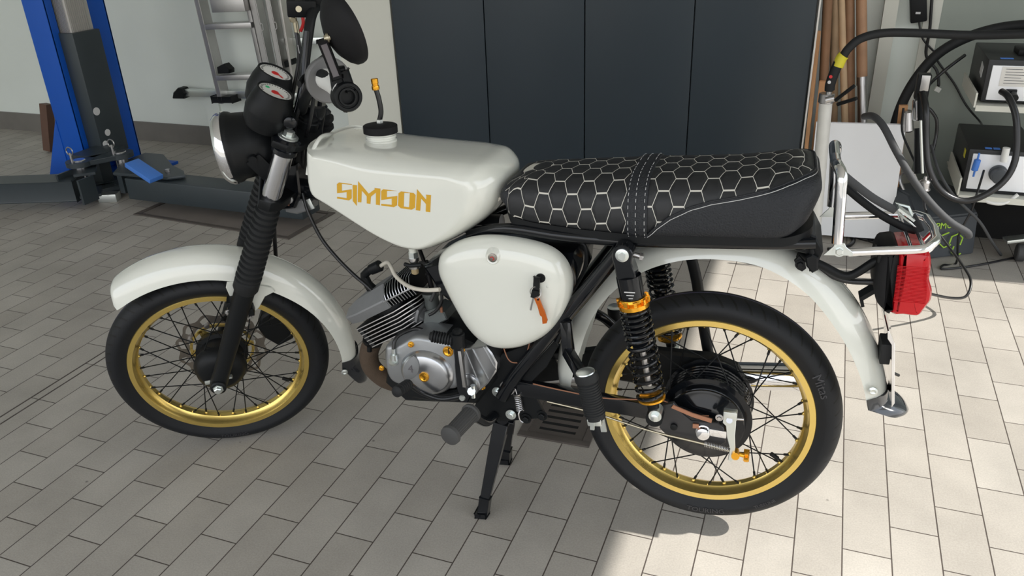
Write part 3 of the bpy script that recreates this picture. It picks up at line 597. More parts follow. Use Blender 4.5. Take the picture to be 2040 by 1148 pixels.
wt('black_cable', [(0.5493,1.78,0.3874), (0.5536,1.8,0.4484), (0.5455,1.8,0.5039), (0.5235,1.8,0.5359), (0.5082,1.8,0.5479)], 0.006, 'cable', 'short black cable curving beside the probe holder', 'cable')
wt('white_cable', [(0.7285,1.7,0.2614), (0.7511,1.69,0.246), (0.7985,1.69,0.2467), (0.8373,1.7,0.2789)], 0.0065, 'white', 'short white cable sagging below the lower shelf', 'cable')
wt('hanging_cable', [(0.5041,2.31,0.8764), (0.5176,2.31,0.7453), (0.5216,2.31,0.6461), (0.5699,2.3,0.5888), (0.5839,2.28,0.5424), (0.5846,2.28,0.5281)], 0.006, 'cable', 'thick black cord hanging down the wall from the adapter, white plug at its end', 'cord')
wt('hanging_cable', [(0.5422,2.33,0.8743), (0.538,2.33,0.7427), (0.5552,2.33,0.6435), (0.6455,2.33,0.5345), (0.7073,2.32,0.4462), (0.7581,2.25,0.3992), (0.7461,2.1,0.4163)], 0.004, 'cable', 'thin black cord crossing the wall down to the lower tester', 'cord')
wt('signal_cable', [(0.6138,1.95,0.7119), (0.5698,1.9,0.6837), (0.5262,1.88,0.6409), (0.489,1.82,0.6101)], 0.006, 'cable', 'black cable from the upper tester to the probe holder', 'cable')
ad = empty('power_adapter', loc=(0, 0, 0), label='black power adapter hanging on the wall at the top', cat='power adapter')
bm = nb(); bar(bm, (0.4413,2.31,0.9366), (0.4718,2.31,0.7759), 0.062, 0.035, (1, 0, 0), 0.008); obj('housing', bm, M['sat'], ad)
bm = nb(); box(bm, (0.4621,2.285,0.8141), (0.018, 0.001, 0.008)); obj('printed_mark', bm, M['ser'], ad)
wt('lead', [(0.4737,2.31,0.7759), (0.4816,2.31,0.7506), (0.5022,2.31,0.7055), (0.5609,2.32,0.6494)], 0.004, 'cable', None, None, 8, ad)
bm = nb(); box(bm, (0.5814,2.25,0.5221), (0.022, 0.02, 0.018), Matrix.Rotation(0.4, 3, 'Y'), 0.002); tag(obj('white_connector', bm, M['white']), 'small white connector at the end of the hanging wall cord', 'connector')
# grey clamp foot at the right edge
fc = empty('trolley_foot', loc=(0, 0, 0), label='grey trolley castor at the right edge of the frame', cat='castor')
q = V3((0.923,1.7748,0))
bm = nb(); cyl(bm, q+Vector((-0.03, 0, 0.033)), q+Vector((0.0, 0, 0.033)), 0.033, n=24, bev=0.004); obj('wheel', bm, M['rubg'], fc)
bm = nb(); bar(bm, q+Vector((-0.075, 0.0, 0.075)), q+Vector((0.03, 0.02, 0.095)), 0.05, 0.012, (0, 1, 0), 0.002); obj('fork', bm, M['zinc'], fc)
wt('floor_cable', [(0.2441,1.928,0.006), (0.3318,1.8497,0.006), (0.4063,1.816,0.006), (0.4995,1.8531,0.006), (0.5663,1.7568,0.006)], 0.007, 'cable', 'black cable lying on the floor behind the luggage rack', 'cable')
wt('floor_cable', [(0.2401,1.6791,0.006), (0.3132,1.7364,0.006), (0.3317,1.8166,0.006), (0.2934,1.8839,0.006), (0.2445,1.9105,0.006)], 0.008, 'cable', 'black cable loop on the floor beside the grab bar', 'cable')
wt('floor_cable', [(0.6136,1.9289,0.006), (0.4492,2.0202,0.006), (0.3854,1.9096,0.006), (0.3914,1.8118,0.006), (0.4967,1.7885,0.006)], 0.006, 'cable', 'thin black cable curved on the floor under the strap', 'cable')
# a little screw left on the sunlit tiles
# ================================================================== THE MOPED  (x rearwards, y away from the camera, z up; origin at the rear axle)
FR = Matrix(((0.876752,-0.476825,0.062798,-1.20447),(0.476825,0.844755,-0.242955,-0.0214061),(0.062798,0.242955,0.968003,-0.0028192),(0,0,0,1)))      # steered front assembly: origin at the front axle, same axes before steering
moped = empty('moped', mtx=Matrix(((0.997878,-0.0534144,-0.0372388,0),(0.0548097,0.997792,0.0375135,0),(0.0351528,-0.039475,0.998602,0.307009),(0,0,0,1))), label='cream-white moped with gold rims and honeycomb seat standing on its centre stand', cat='moped')
S27, C27 = math.sin(math.radians(27)), math.cos(math.radians(27))
AX = Vector((S27, 0, C27)); FW = Vector((-C27, 0, S27))
def part(name, bm, m, front=False, par=None, **k):
    if par is not None: return obj(name, bm, m, par, **k)
    return obj(name, bm, m, moped, mtx=(FR if front else None), **k)

RT, WT, RR = 0.267, 0.070, 0.2165
def wheel(front):
    bm = nb(); n = 180; K = 26; uvl = bm.loops.layers.uv.new('uv')
    prof = []
    for i in range(K+1):
        a = -2.45+4.9*i/K
        h = 0.030; y = WT/2*math.sin(a) if abs(a) < PI/2 else math.copysign(WT/2-(abs(a)-PI/2)*0.0145, a)
        z = RT-h+h*math.cos(a) if abs(a) < PI/2 else RT-h-(abs(a)-PI/2)*0.028
        prof.append((y, z))
    prof += [(0.02, 0.203), (-0.02, 0.203)]
    rings = [[Vector((r*math.cos(2*PI*j/n), y, r*math.sin(2*PI*j/n))) for (y, r) in prof] for j in range(n)]
    R = [[bm.verts.new(p) for p in r] for r in rings]; m = len(prof); NT = 56
    for j in range(n):
        for i in range(m):
            f = bm.faces.new((R[j][i], R[j][(i+1) % m], R[(j+1) % n][(i+1) % m], R[(j+1) % n][i]))
            for l, (jj, ii) in zip(f.loops, ((j, i), (j, i+1), (j+1, i+1), (j+1, i))):
                y, r = prof[ii % m]; a = abs(y)
                if r < RT-0.03 or ii % m >= K+1: a = 0.05
                l[uvl].uv = (jj/n*NT, math.copysign(a, y)*20)
    ty = part('front_wheel' if front else 'rear_wheel', bm, M['tyre'], front)
    bm = nb(); rp = [(-0.0262, RR-0.001), (-0.0245, RR+0.0003), (-0.0225, RR-0.003), (-0.0185, RR-0.012), (-0.012, RR-0.0145), (-0.006, RR-0.020), (0.006, RR-0.020), (0.012, RR-0.0145), (0.0185, RR-0.012), (0.0225, RR-0.003), (0.0245, RR+0.0003), (0.0262, RR-0.001),
              (0.0258, RR-0.0125), (0.0200, RR-0.0155), (0.0125, RR-0.0175), (0.007, RR-0.0235), (-0.007, RR-0.0235), (-0.0125, RR-0.0175), (-0.0200, RR-0.0155), (-0.0258, RR-0.0125)]
    lathe(bm, rp, (0, 0, 0), (0, 1, 0), 144, closed=True); rim = part('rim', bm, M['gold'], par=ty)
    # spokes: 36, from two flanges
    fl = 0.028 if front else 0.040; rh = 0.060 if front else 0.088
    for k in range(36):
        s = -1 if k % 2 else 1; th = 2*PI*(k+0.3)/36; q = k//2
        d = (1 if q % 2 else -1)*(0.75 if front else 0.60)
        a = Vector(((rh)*math.cos(th+d), s*fl, rh*math.sin(th+d))); b = Vector(((RR-0.021)*math.cos(th), s*0.004, (RR-0.021)*math.sin(th)))
        dn = (b-a).normalized()
        bm = nb(); cyl(bm, a, b, 0.00145, n=6); cyl(bm, b-dn*0.014, b, 0.0026, n=8); sp = part('spoke', bm, M['sat'], par=ty)
    bm = nb()
    for k in range(36):
        th = 2*PI*(k+0.3)/36; c = Vector(((RR-0.0235)*math.cos(th), (-1 if k % 2 else 1)*0.003, (RR-0.0235)*math.sin(th)))
        ball(bm, c, (0.0042, 0.0042, 0.0042), n=8)
    o = part('nipple_seats', bm, M['gold'], par=ty); o['kind'] = 'stuff'
    th = math.radians(-38 if front else -35); v = Vector((math.cos(th), 0, math.sin(th)))
    bm = nb(); cyl(bm, v*(RR-0.02), v*(RR-0.05), 0.0025, n=8); cyl(bm, v*(RR-0.033), v*(RR-0.052), 0.0048, n=12, bev=0.001); part('valve', bm, M['sat'], par=ty)
    return ty
fw = wheel(True)
bm = nb(); lathe(bm, [(-0.062, 0.012), (-0.060, 0.040), (-0.050, 0.056), (-0.03, 0.064), (-0.024, 0.064), (-0.02, 0.054), (0.02, 0.054), (0.024, 0.064), (0.038, 0.064), (0.045, 0.03), (0.062, 0.02), (0.062, 0.010)], (0, 0, 0), (0, 1, 0), 40); part('hub', bm, M['sat'], par=fw)
# brake disc on the far side with gold carrier
bm = nb(); ND = 12
def wav(R0, y, k, w, n=144):
    return [Vector(((R0+w*math.sin(ND*2*PI*j/n+k))*math.cos(2*PI*j/n), y, (R0+w*math.sin(ND*2*PI*j/n+k))*math.sin(2*PI*j/n))) for j in range(n)]
rr_ = [[bm.verts.new(p) for p in wav(R0, 0.046, k, w)] for R0, k, w in ((0.109, 0, 0.0050), (0.102, 0.3, 0.004), (0.089, 1.0, 0.003), (0.081, 1.5, 0.003))]
for i in range(3):
    for j in range(144):
        if i == 1 and 2 <= j % 12 <= 6: continue
        bm.faces.new((rr_[i][j], rr_[i][(j+1) % 144], rr_[i+1][(j+1) % 144], rr_[i+1][j]))
bmesh.ops.solidify(bm, geom=bm.faces[:], thickness=0.004)
disc = part('brake_disc', bm, M['disc'], par=fw)
bm = nb(); lathe(bm, [(0.0435, 0.079), (0.0435, 0.072), (0.0495, 0.072), (0.0495, 0.079)], (0, 0, 0), (0, 1, 0), 60, closed=True)
for k in range(6):
    for d in (-0.35, 0.35):
        a = 2*PI*k/6; bar(bm, (0.04*math.cos(a+d), 0.0465, 0.04*math.sin(a+d)), (0.077*math.cos(a), 0.0465, 0.077*math.sin(a)), 0.006, 0.008, (0, 1, 0))
part('disc_carrier', bm, M['gold'], par=fw)
for k in range(8):
    a = 2*PI*k/8+0.2; bm = nb(); lathe(bm, [(0, 0.007), (0.006, 0.007), (0.0065, 0.004)], (0.082*math.cos(a), 0.046, 0.082*math.sin(a)), (0, -1, 0), 14); part('disc_rivet', bm, M['steel'], par=fw)
rw = wheel(False)
bm = nb(); lathe(bm, [(-0.062, 0.074), (-0.058, 0.080), (-0.044, 0.082), (-0.043, 0.094), (-0.038, 0.094), (-0.036, 0.084)]+sum([[(y, 0.084), (y+0.002, 0.090), (y+0.005, 0.090), (y+0.007, 0.084)] for y in (-0.03, -0.018, -0.006, 0.006, 0.018)], [])+[(0.036, 0.084), (0.038, 0.094), (0.043, 0.094), (0.046, 0.07), (0.075, 0.06), (0.075, 0.02)], (0, 0, 0), (0, 1, 0), 64); part('hub', bm, M['blk'], par=rw)
bm = nb(); lathe(bm, [(-0.060, 0.079), (-0.0635, 0.078), (-0.065, 0.074), (-0.067, 0.060), (-0.074, 0.050), (-0.077, 0.030), (-0.077, 0.004)], (0, 0, 0), (0, 1, 0), 56); part('brake_plate', bm, M['blk'], par=rw)
# raised sidewall lettering
def sidewall(body, size, th0, r0, flip=False):
    def fn(x, y, z):
        r = r0+(y-size*0.35)*(-1 if flip else 1); a = th0-(x/r0)*(1 if not flip else -1)
        q = (r-0.233)/0.034; yy = -(WT/2+0.0007)*math.cos(min(1.2, max(-0.5, q*0.75)))
        return (r*math.cos(a), yy-z*0.6, r*math.sin(a))
    return text_bm(body, size, 0.0007, fn)
for par, b_, s_, a_, fl_ in ((rw, 'Mitas', 0.026, math.radians(24), False), (rw, 'TOURING', 0.018, math.radians(-88), True), (rw, 'TUBELINE', 0.011, math.radians(-57), True), (fw, 'TOURING', 0.016, math.radians(-97), True)):
    part('raised_lettering', sidewall(b_, s_, a_, 0.2395, fl_), M['letter'], par=par, smooth=0)

# ---- mudguards
def mudguard(name, sec, w_, m, front, centre=(0, 0, 0)):
    """sec: list of (angle deg, edge radius, crown radius)"""
    bm = nb(); P = [Vector((a, e, c)) for a, e, c in sec]; P = smooth_pts(P, 5); rings = []; ys = 14
    for p in P:
        a = math.radians(p.x); d = Vector((math.cos(a), 0, math.sin(a))); ring = []
        for i in range(ys+1):
            y = -1+2*i/ys; ring.append(d*(p.y+(p.z-p.y)*(max(0, 1-abs(y)**2.6))**0.62)+Vector((0, y*w_, 0)))
        for i in range(ys, -1, -1):
            y = -1+2*i/ys; ring.append(d*(p.y+(p.z-0.0022-p.y)*(max(0, 1-abs(y)**2.6))**0.62)+Vector((0, y*(w_-0.0022), 0)))
        rings.append(ring)
    skin(bm, rings); return part(name, bm, m, front)
fm = mudguard('front_mudguard', [(123.5, 0.292, 0.312), (121, 0.290, 0.329), (116, 0.289, 0.333), (100, 0.287, 0.335), (85, 0.286, 0.336), (70, 0.285, 0.336), (50, 0.283, 0.334), (30, 0.288, 0.333), (10, 0.294, 0.333), (-6, 0.299, 0.336), (-12, 0.298, 0.340)], 0.055, M['cream'], True)
# side bracket of the mudguard between the fork legs
bm = nb(); br = [(0.0918,0.2685), (0.1171,0.2656), (0.1833,0.2327), (0.1894,0.2194), (0.1638,0.2103), (0.1425,0.1818), (0.1196,0.1658), (0.0833,0.1961), (0.0875,0.2283), (0.0859,0.2553)]
prism(bm, br, -0.060, -0.055, 0.0012); part('side_bracket', bm, M['cream'], par=fm)
bm = nb(); box(bm, (0.0874,-0.072,0.2203), (0.014, 0.03, 0.02), bev=0.002); box(bm, (0.1268,-0.072,0.1912), (0.014, 0.03, 0.02), bev=0.002); part('clip', bm, M['sat'], par=fm)
for q in ((0.0775,-0.083,0.2027), (0.123,-0.083,0.1795)):
    bm = nb(); cyl(bm, q, V3(q)+Vector((0, 0.03, 0)), 0.003, n=8); bolt(bm, q, (0, -1, 0), 0.0048, 0.006); part('bracket_bolt', bm, M['steel'], par=fm)
def flap(front, ang, re_, rc_, w_, tip, bolt_at, bulge):
    """scooped mud flap: continues the mudguard's section at its lower end and tapers to a rounded tip"""
    a = math.radians(ang); d = Vector((math.cos(a), 0, math.sin(a))); U = []; ys = 18; tip = V3(tip)
    for i in range(ys+1):
        y = -1+2*i/ys; U.append(d*(re_+(rc_-re_)*(max(0, 1-abs(y)**2.6))**0.62+0.002)+Vector((0, y*(w_+0.002), 0)))
    tan = Vector((math.sin(a), 0, -math.cos(a)))
    bm = nb(); rings = []; K = 14
    for k in range(K+1):
        s = k/K; f = s*s*(3-2*s)*0.35+s*0.45 if s < 1 else 0.8; nar = (1-0.10*s)*math.sqrt(max(0.02, 1-(s**4)*0.97)); r = []
        for o_ in (0, 1):
            seq = range(ys+1) if o_ == 0 else range(ys, -1, -1)
            for i in seq:
                y = -1+2*i/ys; q = U[i]; c = U[ys//2]; base = c.lerp(tip, s)
                off = (q-c); off = Vector((off.x*(1-0.35*s), off.y*nar, off.z*(1-0.35*s)))*(1 if True else 1)
                p = base+Vector((off.x*nar, off.y, off.z*nar))+d*bulge*math.sin(PI*s)*0.5
                r.append(p-d*(0.002*o_)-Vector((0, (0.0015*o_)*y, 0)))
        rings.append(r)
    t0 = [p-tan*0.022 for p in rings[0]]
    skin(bm, [t0]+rings); f = part('mud_flap', bm, M['flap'], front)
    bm = nb(); lathe(bm, [(0, 0.0085), (0.0025, 0.0085), (0.004, 0.005), (0.0025, 0.003)], bolt_at, (0, -1, 0), 20); part('screw', bm, M['zinc'], par=f)
    return f
rmg = mudguard('rear_mudguard', [(172, 0.286, 0.322), (165, 0.287, 0.332), (157, 0.290, 0.340), (149, 0.297, 0.346), (130, 0.328, 0.362), (114, 0.348, 0.382), (100, 0.358, 0.394), (87, 0.361, 0.402), (75, 0.362, 0.404), (61, 0.350, 0.394), (47, 0.331, 0.381), (32, 0.318, 0.364), (17, 0.311, 0.352), (13, 0.311, 0.350)], 0.058, M['cream'], False)
flap(True, -12, 0.298, 0.340, 0.055, (0.3443,0,-0.1573), (0.2959,-0.059,-0.0694), 0.012)
flap(False, 13, 0.311, 0.350, 0.058, (0.3827,0,0.0493), (0.3064,-0.062,0.1152), 0.012)

# ---- fork
cap_t = 0.705
def leg(y, near):
    at = lambda t, d=0.0: AX*t+Vector((0, y, 0))+FW*d
    bm = nb(); tube(bm, [at(-0.022), at(-0.018), at(0.0), at(0.03), at(0.08), at(0.28), at(0.30), at(0.308)], [0.014, 0.019, 0.0215, 0.0200, 0.0205, 0.0235, 0.0245, 0.0235], 24)
    cyl(bm, at(0)+Vector((0, -0.026 if near else 0.026, 0)), at(0)+Vector((0, 0.03 if near else -0.03, 0)), 0.019, n=20, bev=0.003)
    lg = part('fork_slider', bm, M['sat'], True)
    bm = nb(); pr = [(0.285, 0.0235), (0.296, 0.0290), (0.318, 0.0290)]; nn = 13
    for i in range(nn):
        t0 = 0.322+i*0.0148; r0 = 0.0295 - 0.0030*i/nn; pr += [(t0, r0-0.005), (t0+0.003, r0), (t0+0.0085, r0+0.0002), (t0+0.0115, r0-0.005)]
    pr += [(0.516, 0.0225), (0.524, 0.0225)]
    lathe(bm, pr, (0, y, 0), AX, 28); part('fork_gaiter', bm, M['rub'], par=lg)
    bm = nb(); lathe(bm, [(0.50, 0.0175), (0.645, 0.0175)], (0, y, 0), AX, 28) if False else lathe(bm, [(0.505, 0.0180), (0.535, 0.0185), (0.555, 0.0212), (0.66, 0.0212)], (0, y, 0), AX, 28); part('fork_tube', bm, M['hard'], par=lg)
    bm = nb(); lathe(bm, [(0.650, 0.0235), (0.653, 0.0265), (0.662, 0.0265), (0.665, 0.0235), (0.669, 0.0275), (0.682, 0.028), (0.686, 0.022), (0.688, 0.0225)], (0, y, 0), AX, 28); part('clamp_ring', bm, M['blk'], par=lg)
    bm = nb(); lathe(bm, [(0.687, 0.021), (0.690, 0.021), (0.692, 0.0165), (0.694, 0.0165)], (0, y, 0), AX, 28); lathe(bm, [(0.694, 0.011), (0.702, 0.011), (0.703, 0.009)], (0, y, 0), AX, 6); part('top_nut', bm, M['zinc'], par=lg)
    return lg
l1 = leg(-0.085, True); l2 = leg(0.085, False)
bm = nb(); lathe(bm, [(-0.121, 0.0075), (-0.119, 0.010), (-0.113, 0.010), (-0.1125, 0.013), (-0.110, 0.013)], (0, 0, 0), (0, 1, 0), 6); cyl(bm, (0, -0.1, 0), (0, 0.11, 0), 0.006, n=12)
for dx in (-0.024, 0.024): cyl(bm, (dx-0.008, -0.083, 0.006+dx*0.1), (dx+0.010, -0.083, 0.006+dx*0.1), 0.0055, n=6)
part('front_axle', bm, M['zinc'], True)
# brake caliper
bm = nb(); cal = [(0.1405,0.0899), (0.1701,0.0862), (0.1953,0.0566), (0.1965,0.0222), (0.177,-0.0112), (0.138,-0.026), (0.11,0.0091), (0.1012,0.0457), (0.1173,0.0788)]
prism(bm, cal, 0.038, 0.085, 0.006); cyl(bm, (0.1532,0.038,0.0671), V3((0.1532,0.038,0.0671))+Vector((0, -0.01, 0)), 0.017, n=24, bev=0.002); part('brake_caliper', bm, M['sat'], True)
# triple clamps and steering stem (not steered parts stay with the frame)
ST = lambda t, d=0.0, y=0.0: AX*t+FW*d+Vector((0, y, 0))
bm = nb(); o_ = -0.04
tri = [(0.030, -0.108), (0.030, 0.108), (0.0, 0.115), (-0.03, 0.10), (-0.075, 0.03), (-0.075, -0.03), (-0.03, -0.10), (0.0, -0.115)]
def tplate(t0, th, sc=1.0):
    b = nb(); pillow(b, [Vector((p[0]*sc, p[1], 1)) for p in tri], [(0, 0.002), (0.002, 0), (th-0.002, 0), (th, 0.002)], lambda x, y, z: AX*(t0+y)+FW*x+Vector((0, z, 0))); return b
part('upper_clamp', tplate(0.668, 0.014), M['sat'], True); part('lower_clamp', tplate(0.520, 0.022, 0.8), M['sat'], True)
bm = nb(); cyl(bm, ST(0.515, -0.04), ST(0.70, -0.04), 0.024, n=24, bev=0.002); lathe(bm, [(0.69, 0.02), (0.705, 0.02), (0.707, 0.016)], FW*-0.04, AX, 6); part('steering_stem', bm, M['sat'], True)

# ---- headlamp
hc = V3((0.2293,0,0.5704)); HS = 0.9; hd = Vector((-0.99, 0, -0.02)).normalized()
bm = nb(); lathe(bm, [(h_*HS, r_*HS) for h_, r_ in [(0.058, 0.0835), (0.050, 0.085), (0.042, 0.083), (0.036, 0.079), (0.0, 0.076), (-0.03, 0.068), (-0.055, 0.052), (-0.068, 0.03), (-0.071, 0.005)]], hc, hd, 48); hl = part('headlamp', bm, M['sat'], True)
bm = nb(); lathe(bm, [(h_*HS, r_*HS) for h_, r_ in [(0.054, 0.0835), (0.056, 0.0868), (0.064, 0.0868), (0.072, 0.083), (0.080, 0.075), (0.076, 0.074), (0.066, 0.080)]], hc, hd, 48, closed=True); part('chrome_ring', bm, M['chrome'], par=hl)
bm = nb(); lathe(bm, [(h_*HS, r_*HS) for h_, r_ in [(0.075, 0.0755), (0.083, 0.060), (0.088, 0.040), (0.090, 0.015), (0.090, 0.002)]], hc, hd, 40); part('lens', bm, M['glass'], par=hl)
bm = nb(); lathe(bm, [(h_*HS, r_*HS) for h_, r_ in [(0.072, 0.074), (0.050, 0.066), (0.030, 0.045), (0.020, 0.015), (0.02, 0.003)]], hc, hd, 40); part('reflector', bm, M['chrome'], par=hl)
for y in (-0.070, 0.070):
    bm = nb(); bar(bm, hc+Vector((0.0, y, 0.0)), ST(0.58, 0.01, y*0.95), 0.004, 0.035, (0, 1, 0), 0.001); cyl(bm, hc+Vector((0.0, y*0.95, 0)), hc+Vector((0.0, y*1.12, 0)), 0.009, n=12); part('headlamp_bracket', bm, M['sat'], True)

# ---- instruments
def gauge(top, y, face):
    c = V3(top); ax = (AX+Vector((0.10, 0, 0))).normalized()
    bm = nb(); lathe(bm, [(-0.088, 0.020), (-0.086, 0.034), (-0.072, 0.043), (-0.050, 0.0465), (-0.046, 0.0475), (-0.02, 0.043), (-0.004, 0.038), (0.0, 0.0375), (0.0015, 0.0355), (0.0, 0.0335), (-0.003, 0.033)], c, ax, 44)
    g = part('gauge', bm, M['sat'], True)
    bm = nb(); lathe(bm, [(-0.003, 0.0330), (-0.002, 0.0330)], c, ax, 36); part('dial_face', bm, M['white'], par=g)
    u_, v_ = frame_of(ax, Vector((1, 0, 0))); bm = nb()
    for k in range(22):
        a = -0.6+k*0.2; d = u_*math.cos(a)+v_*math.sin(a); bar(bm, c+ax*-0.0016+d*0.026, c+ax*-0.0016+d*0.030, 0.0012, 0.0006, ax.cross(d))
    part('dial_marks', bm, M['sat'], par=g)
    bm = nb(); lathe(bm, [(-0.0018, 0.0085), (-0.0008, 0.0075)], c-v_*0.004, ax, 9); bar(bm, c+ax*-0.0008, c+ax*-0.0008+u_*0.016+v_*-0.018, 0.003, 0.0008, ax.cross(u_)); part('dial_needle', bm, M['redp'], par=g)
    if face:
        bm = nb(); lathe(bm, [(-0.0018, 0.005), (-0.0012, 0.004)], c-u_*0.016+v_*0.01, ax, 8); part('dial_emblem', bm, M['green'], par=g)
    bm = nb(); lathe(bm, [(-0.0005, 0.0345), (0.0002, 0.0335)], c, ax, 36)
    return g
gauge((0.308,-0.055,0.7016), -0.055, True); gauge((0.3055,0.055,0.6987), 0.055, False)
bm = nb(); bar(bm, ST(0.675, 0.03, -0.06), ST(0.675, 0.03, 0.06), 0.02, 0.006, (1, 0, 0)); bar(bm, ST(0.672, 0.0, 0), ST(0.675, 0.06, 0), 0.1, 0.005, (0, 1, 0)); part('gauge_bracket', bm, M['sat'], True)

# ---- handlebar
hb = [(0.4391,-0.3,0.792), (0.4237,-0.22,0.7748), (0.4031,-0.16,0.7646), (0.38,-0.1,0.7184), (0.3573,-0.05,0.6574), (0.3501,0,0.6318), (0.3488,0.05,0.6333), (0.3656,0.085,0.6922), (0.3901,0.11,0.7573), (0.4076,0.15,0.7851), (0.4253,0.22,0.7828), (0.4402,0.3,0.7656)]
bm = nb(); tube(bm, smooth_pts([(0.4286,-0.24,0.7803), (0.4043,-0.175,0.7675), (0.3755,-0.12,0.7171), (0.3515,-0.06,0.6595), (0.3455,0,0.6303), (0.3455,0.05,0.6233), (0.3621,0.085,0.6814), (0.3856,0.11,0.747), (0.4051,0.15,0.7833), (0.4298,0.22,0.7778), (0.4459,0.3,0.7532)], 6), 0.011, 16); hbar = part('handlebar', bm, M['sat'], True)
bm = nb(); tube(bm, smooth_pts([(0.3296,0.02,0.6158), (0.3495,0.04,0.656), (0.3691,0.07,0.7087), (0.3866,0.09,0.7625)], 5), 0.007, 10); part('stem_bar', bm, M['blk'], par=hbar)
bm = nb(); cyl(bm, (0.4154,-0.17,0.7578), (0.4226,-0.19,0.7598), 0.041, 0.043, n=28, bev=0.003); part('grip_flange', bm, M['flange'], par=hbar)
bm = nb(); tube(bm, smooth_pts([(0.4069,-0.165,0.7611), (0.4308,-0.235,0.7721), (0.4476,-0.315,0.7859)], 6), [0.019]*13, 22); gp = part('grip', bm, M['white'], par=hbar)
bm = text_bm('L', 0.02, 0.0008, lambda x, y, z: V3((0.4277,-0.262,0.78))+Vector((x*0.8, -z*0.6, y*0.9)), 'LEFT'); part('grip_letter', bm, M['sat'], par=hbar)
bm = nb(); box(bm, (0.4127,-0.14,0.7672), (0.035, 0.045, 0.028), Matrix.Rotation(-0.5, 3, 'Y'), 0.004); bar(bm, (0.4093,-0.13,0.7588), (0.4264,-0.15,0.7759), 0.02, 0.02, (0, 1, 0), 0.003); part('switch_clamp', bm, M['sat'], par=hbar)
bm = nb(); tube(bm, smooth_pts([(0.3972,-0.14,0.7566), (0.377,-0.16,0.7608), (0.3685,-0.2,0.7657)], 4), [0.007]*9, 10, flat=(1, 0.6)); part('clutch_lever', bm, M['sat'], par=hbar)
# bar-end mirror
e0 = V3((0.4512,-0.315,0.778)); bm = nb()
lathe(bm, [(-0.012, 0.0235), (-0.010, 0.0255), (0.010, 0.0255), (0.013, 0.0235), (0.013, 0.0195), (0.009, 0.0185), (0.009, 0.0165), (0.0115, 0.0155), (0.0115, 0.0125), (0.002, 0.0120), (0.002, 0.001)], e0, (0.25, -0.93, 0.2), 36)
be = part('mirror_mount', bm, M['sat'], par=hbar)
q0, q1, q2 = V3((0.4514,-0.31,0.7776)), V3((0.4418,-0.31,0.8246)), V3((0.4306,-0.31,0.8836))
bm = nb(); bar(bm, q0+Vector((-0.012, 0, 0.01)), V3((0.4411,-0.3,0.819)), 0.016, 0.022, (0, 1, 0), 0.003); bar(bm, q0+Vector((0.010, 0.0, 0.008)), V3((0.4564,-0.3,0.8184)), 0.016, 0.014, (0, 1, 0), 0.003); bar(bm, V3((0.4413,-0.3,0.8199)), V3((0.4582,-0.3,0.819)), 0.016, 0.012, (0, 1, 0), 0.003); part('mirror_base', bm, M['sat'], par=hbar)
bm = nb(); bar(bm, (0.4428,-0.318,0.8143), (0.4315,-0.318,0.8812), 0.014, 0.0165, (0, 1, 0), 0.0025); part('mirror_arm', bm, M['matt'], par=hbar)
bm = nb(); bar(bm, (0.4419,-0.3255,0.8201), (0.4328,-0.3255,0.877), 0.002, 0.0105, (0, 1, 0), 0.0008); part('arm_inlay', bm, M['inlay'], par=hbar)
bm = nb(); cyl(bm, (0.4352,-0.318,0.8832), (0.4452,-0.318,0.8843), 0.005, n=12); cyl(bm, (0.4385,-0.318,0.8836), (0.4427,-0.318,0.8838), 0.008, n=12); part('mirror_joint', bm, M['brass'], par=hbar)
mc = V3((0.4663,-0.3,0.8867)); md = Vector((0.92, 0.40, 0.15)).normalized()
bm = nb(); lathe(bm, [(-0.030, 0.004), (-0.027, 0.018), (-0.018, 0.040), (-0.008, 0.054), (0.0, 0.0605), (0.006, 0.0615), (0.011, 0.0605), (0.012, 0.057), (0.010, 0.056)], mc, md, 56); mr = part('mirror', bm, M['matt'], par=hbar)
bm = nb(); lathe(bm, [(0.009, 0.0565), (0.0102, 0.0565)], mc, md, 48); part('mirror_glass', bm, M['mirror'], par=hbar)
# brake master cylinder, hose
bm = nb(); box(bm, (0.3822,0.17,0.7911), (0.062, 0.05, 0.036), Matrix.Rotation(0.15, 3, 'Y'), 0.004); box(bm, (0.4148,0.2,0.8035), (0.05, 0.08, 0.03), None, 0.004); part('master_cylinder', bm, M['sat'], par=hbar)
bm = nb(); cyl(bm, (0.3761,0.145,0.7933), (0.3765,0.138,0.7954), 0.0065, n=16); part('cylinder_screw', bm, M['brass'], par=hbar)
bm = nb(); lathe(bm, [(0, 0.009), (0.008, 0.009), (0.009, 0.006), (0.014, 0.006)], (0.3589,0.165,0.7696), (0, -1, 0), 6); cyl(bm, (0.362,0.16,0.7642), (0.3606,0.155,0.7394), 0.006, n=12); part('banjo_fitting', bm, M['brass'], par=hbar)
bm = nb(); wire(bm, [(0.3601,0.155,0.7417), (0.3589,0.14,0.7179), (0.354,0.12,0.6919), (0.3404,0.1,0.6615), (0.3247,0.08,0.6314), (0.3059,0.06,0.5837), (0.273,0.06,0.5151), (0.2302,0.075,0.4099), (0.1844,0.1,0.1994), (0.1687,0.09,0.0811)], 0.0052, 12); bhz = part('brake_hose', bm, M['cable'], True)
bm = nb()
for k, (x, y) in enumerate(((597, 92), (598, 100), (598, 108), (598, 116), (598, 124), (597, 132), (596, 140), (594, 148))): pass
part('hose_print', box(bm, (0.3572,0.1245,0.6989), (0.0015, 0.0008, 0.05), Matrix.Rotation(0.05, 3, 'Y')), M['ser'], par=bhz)
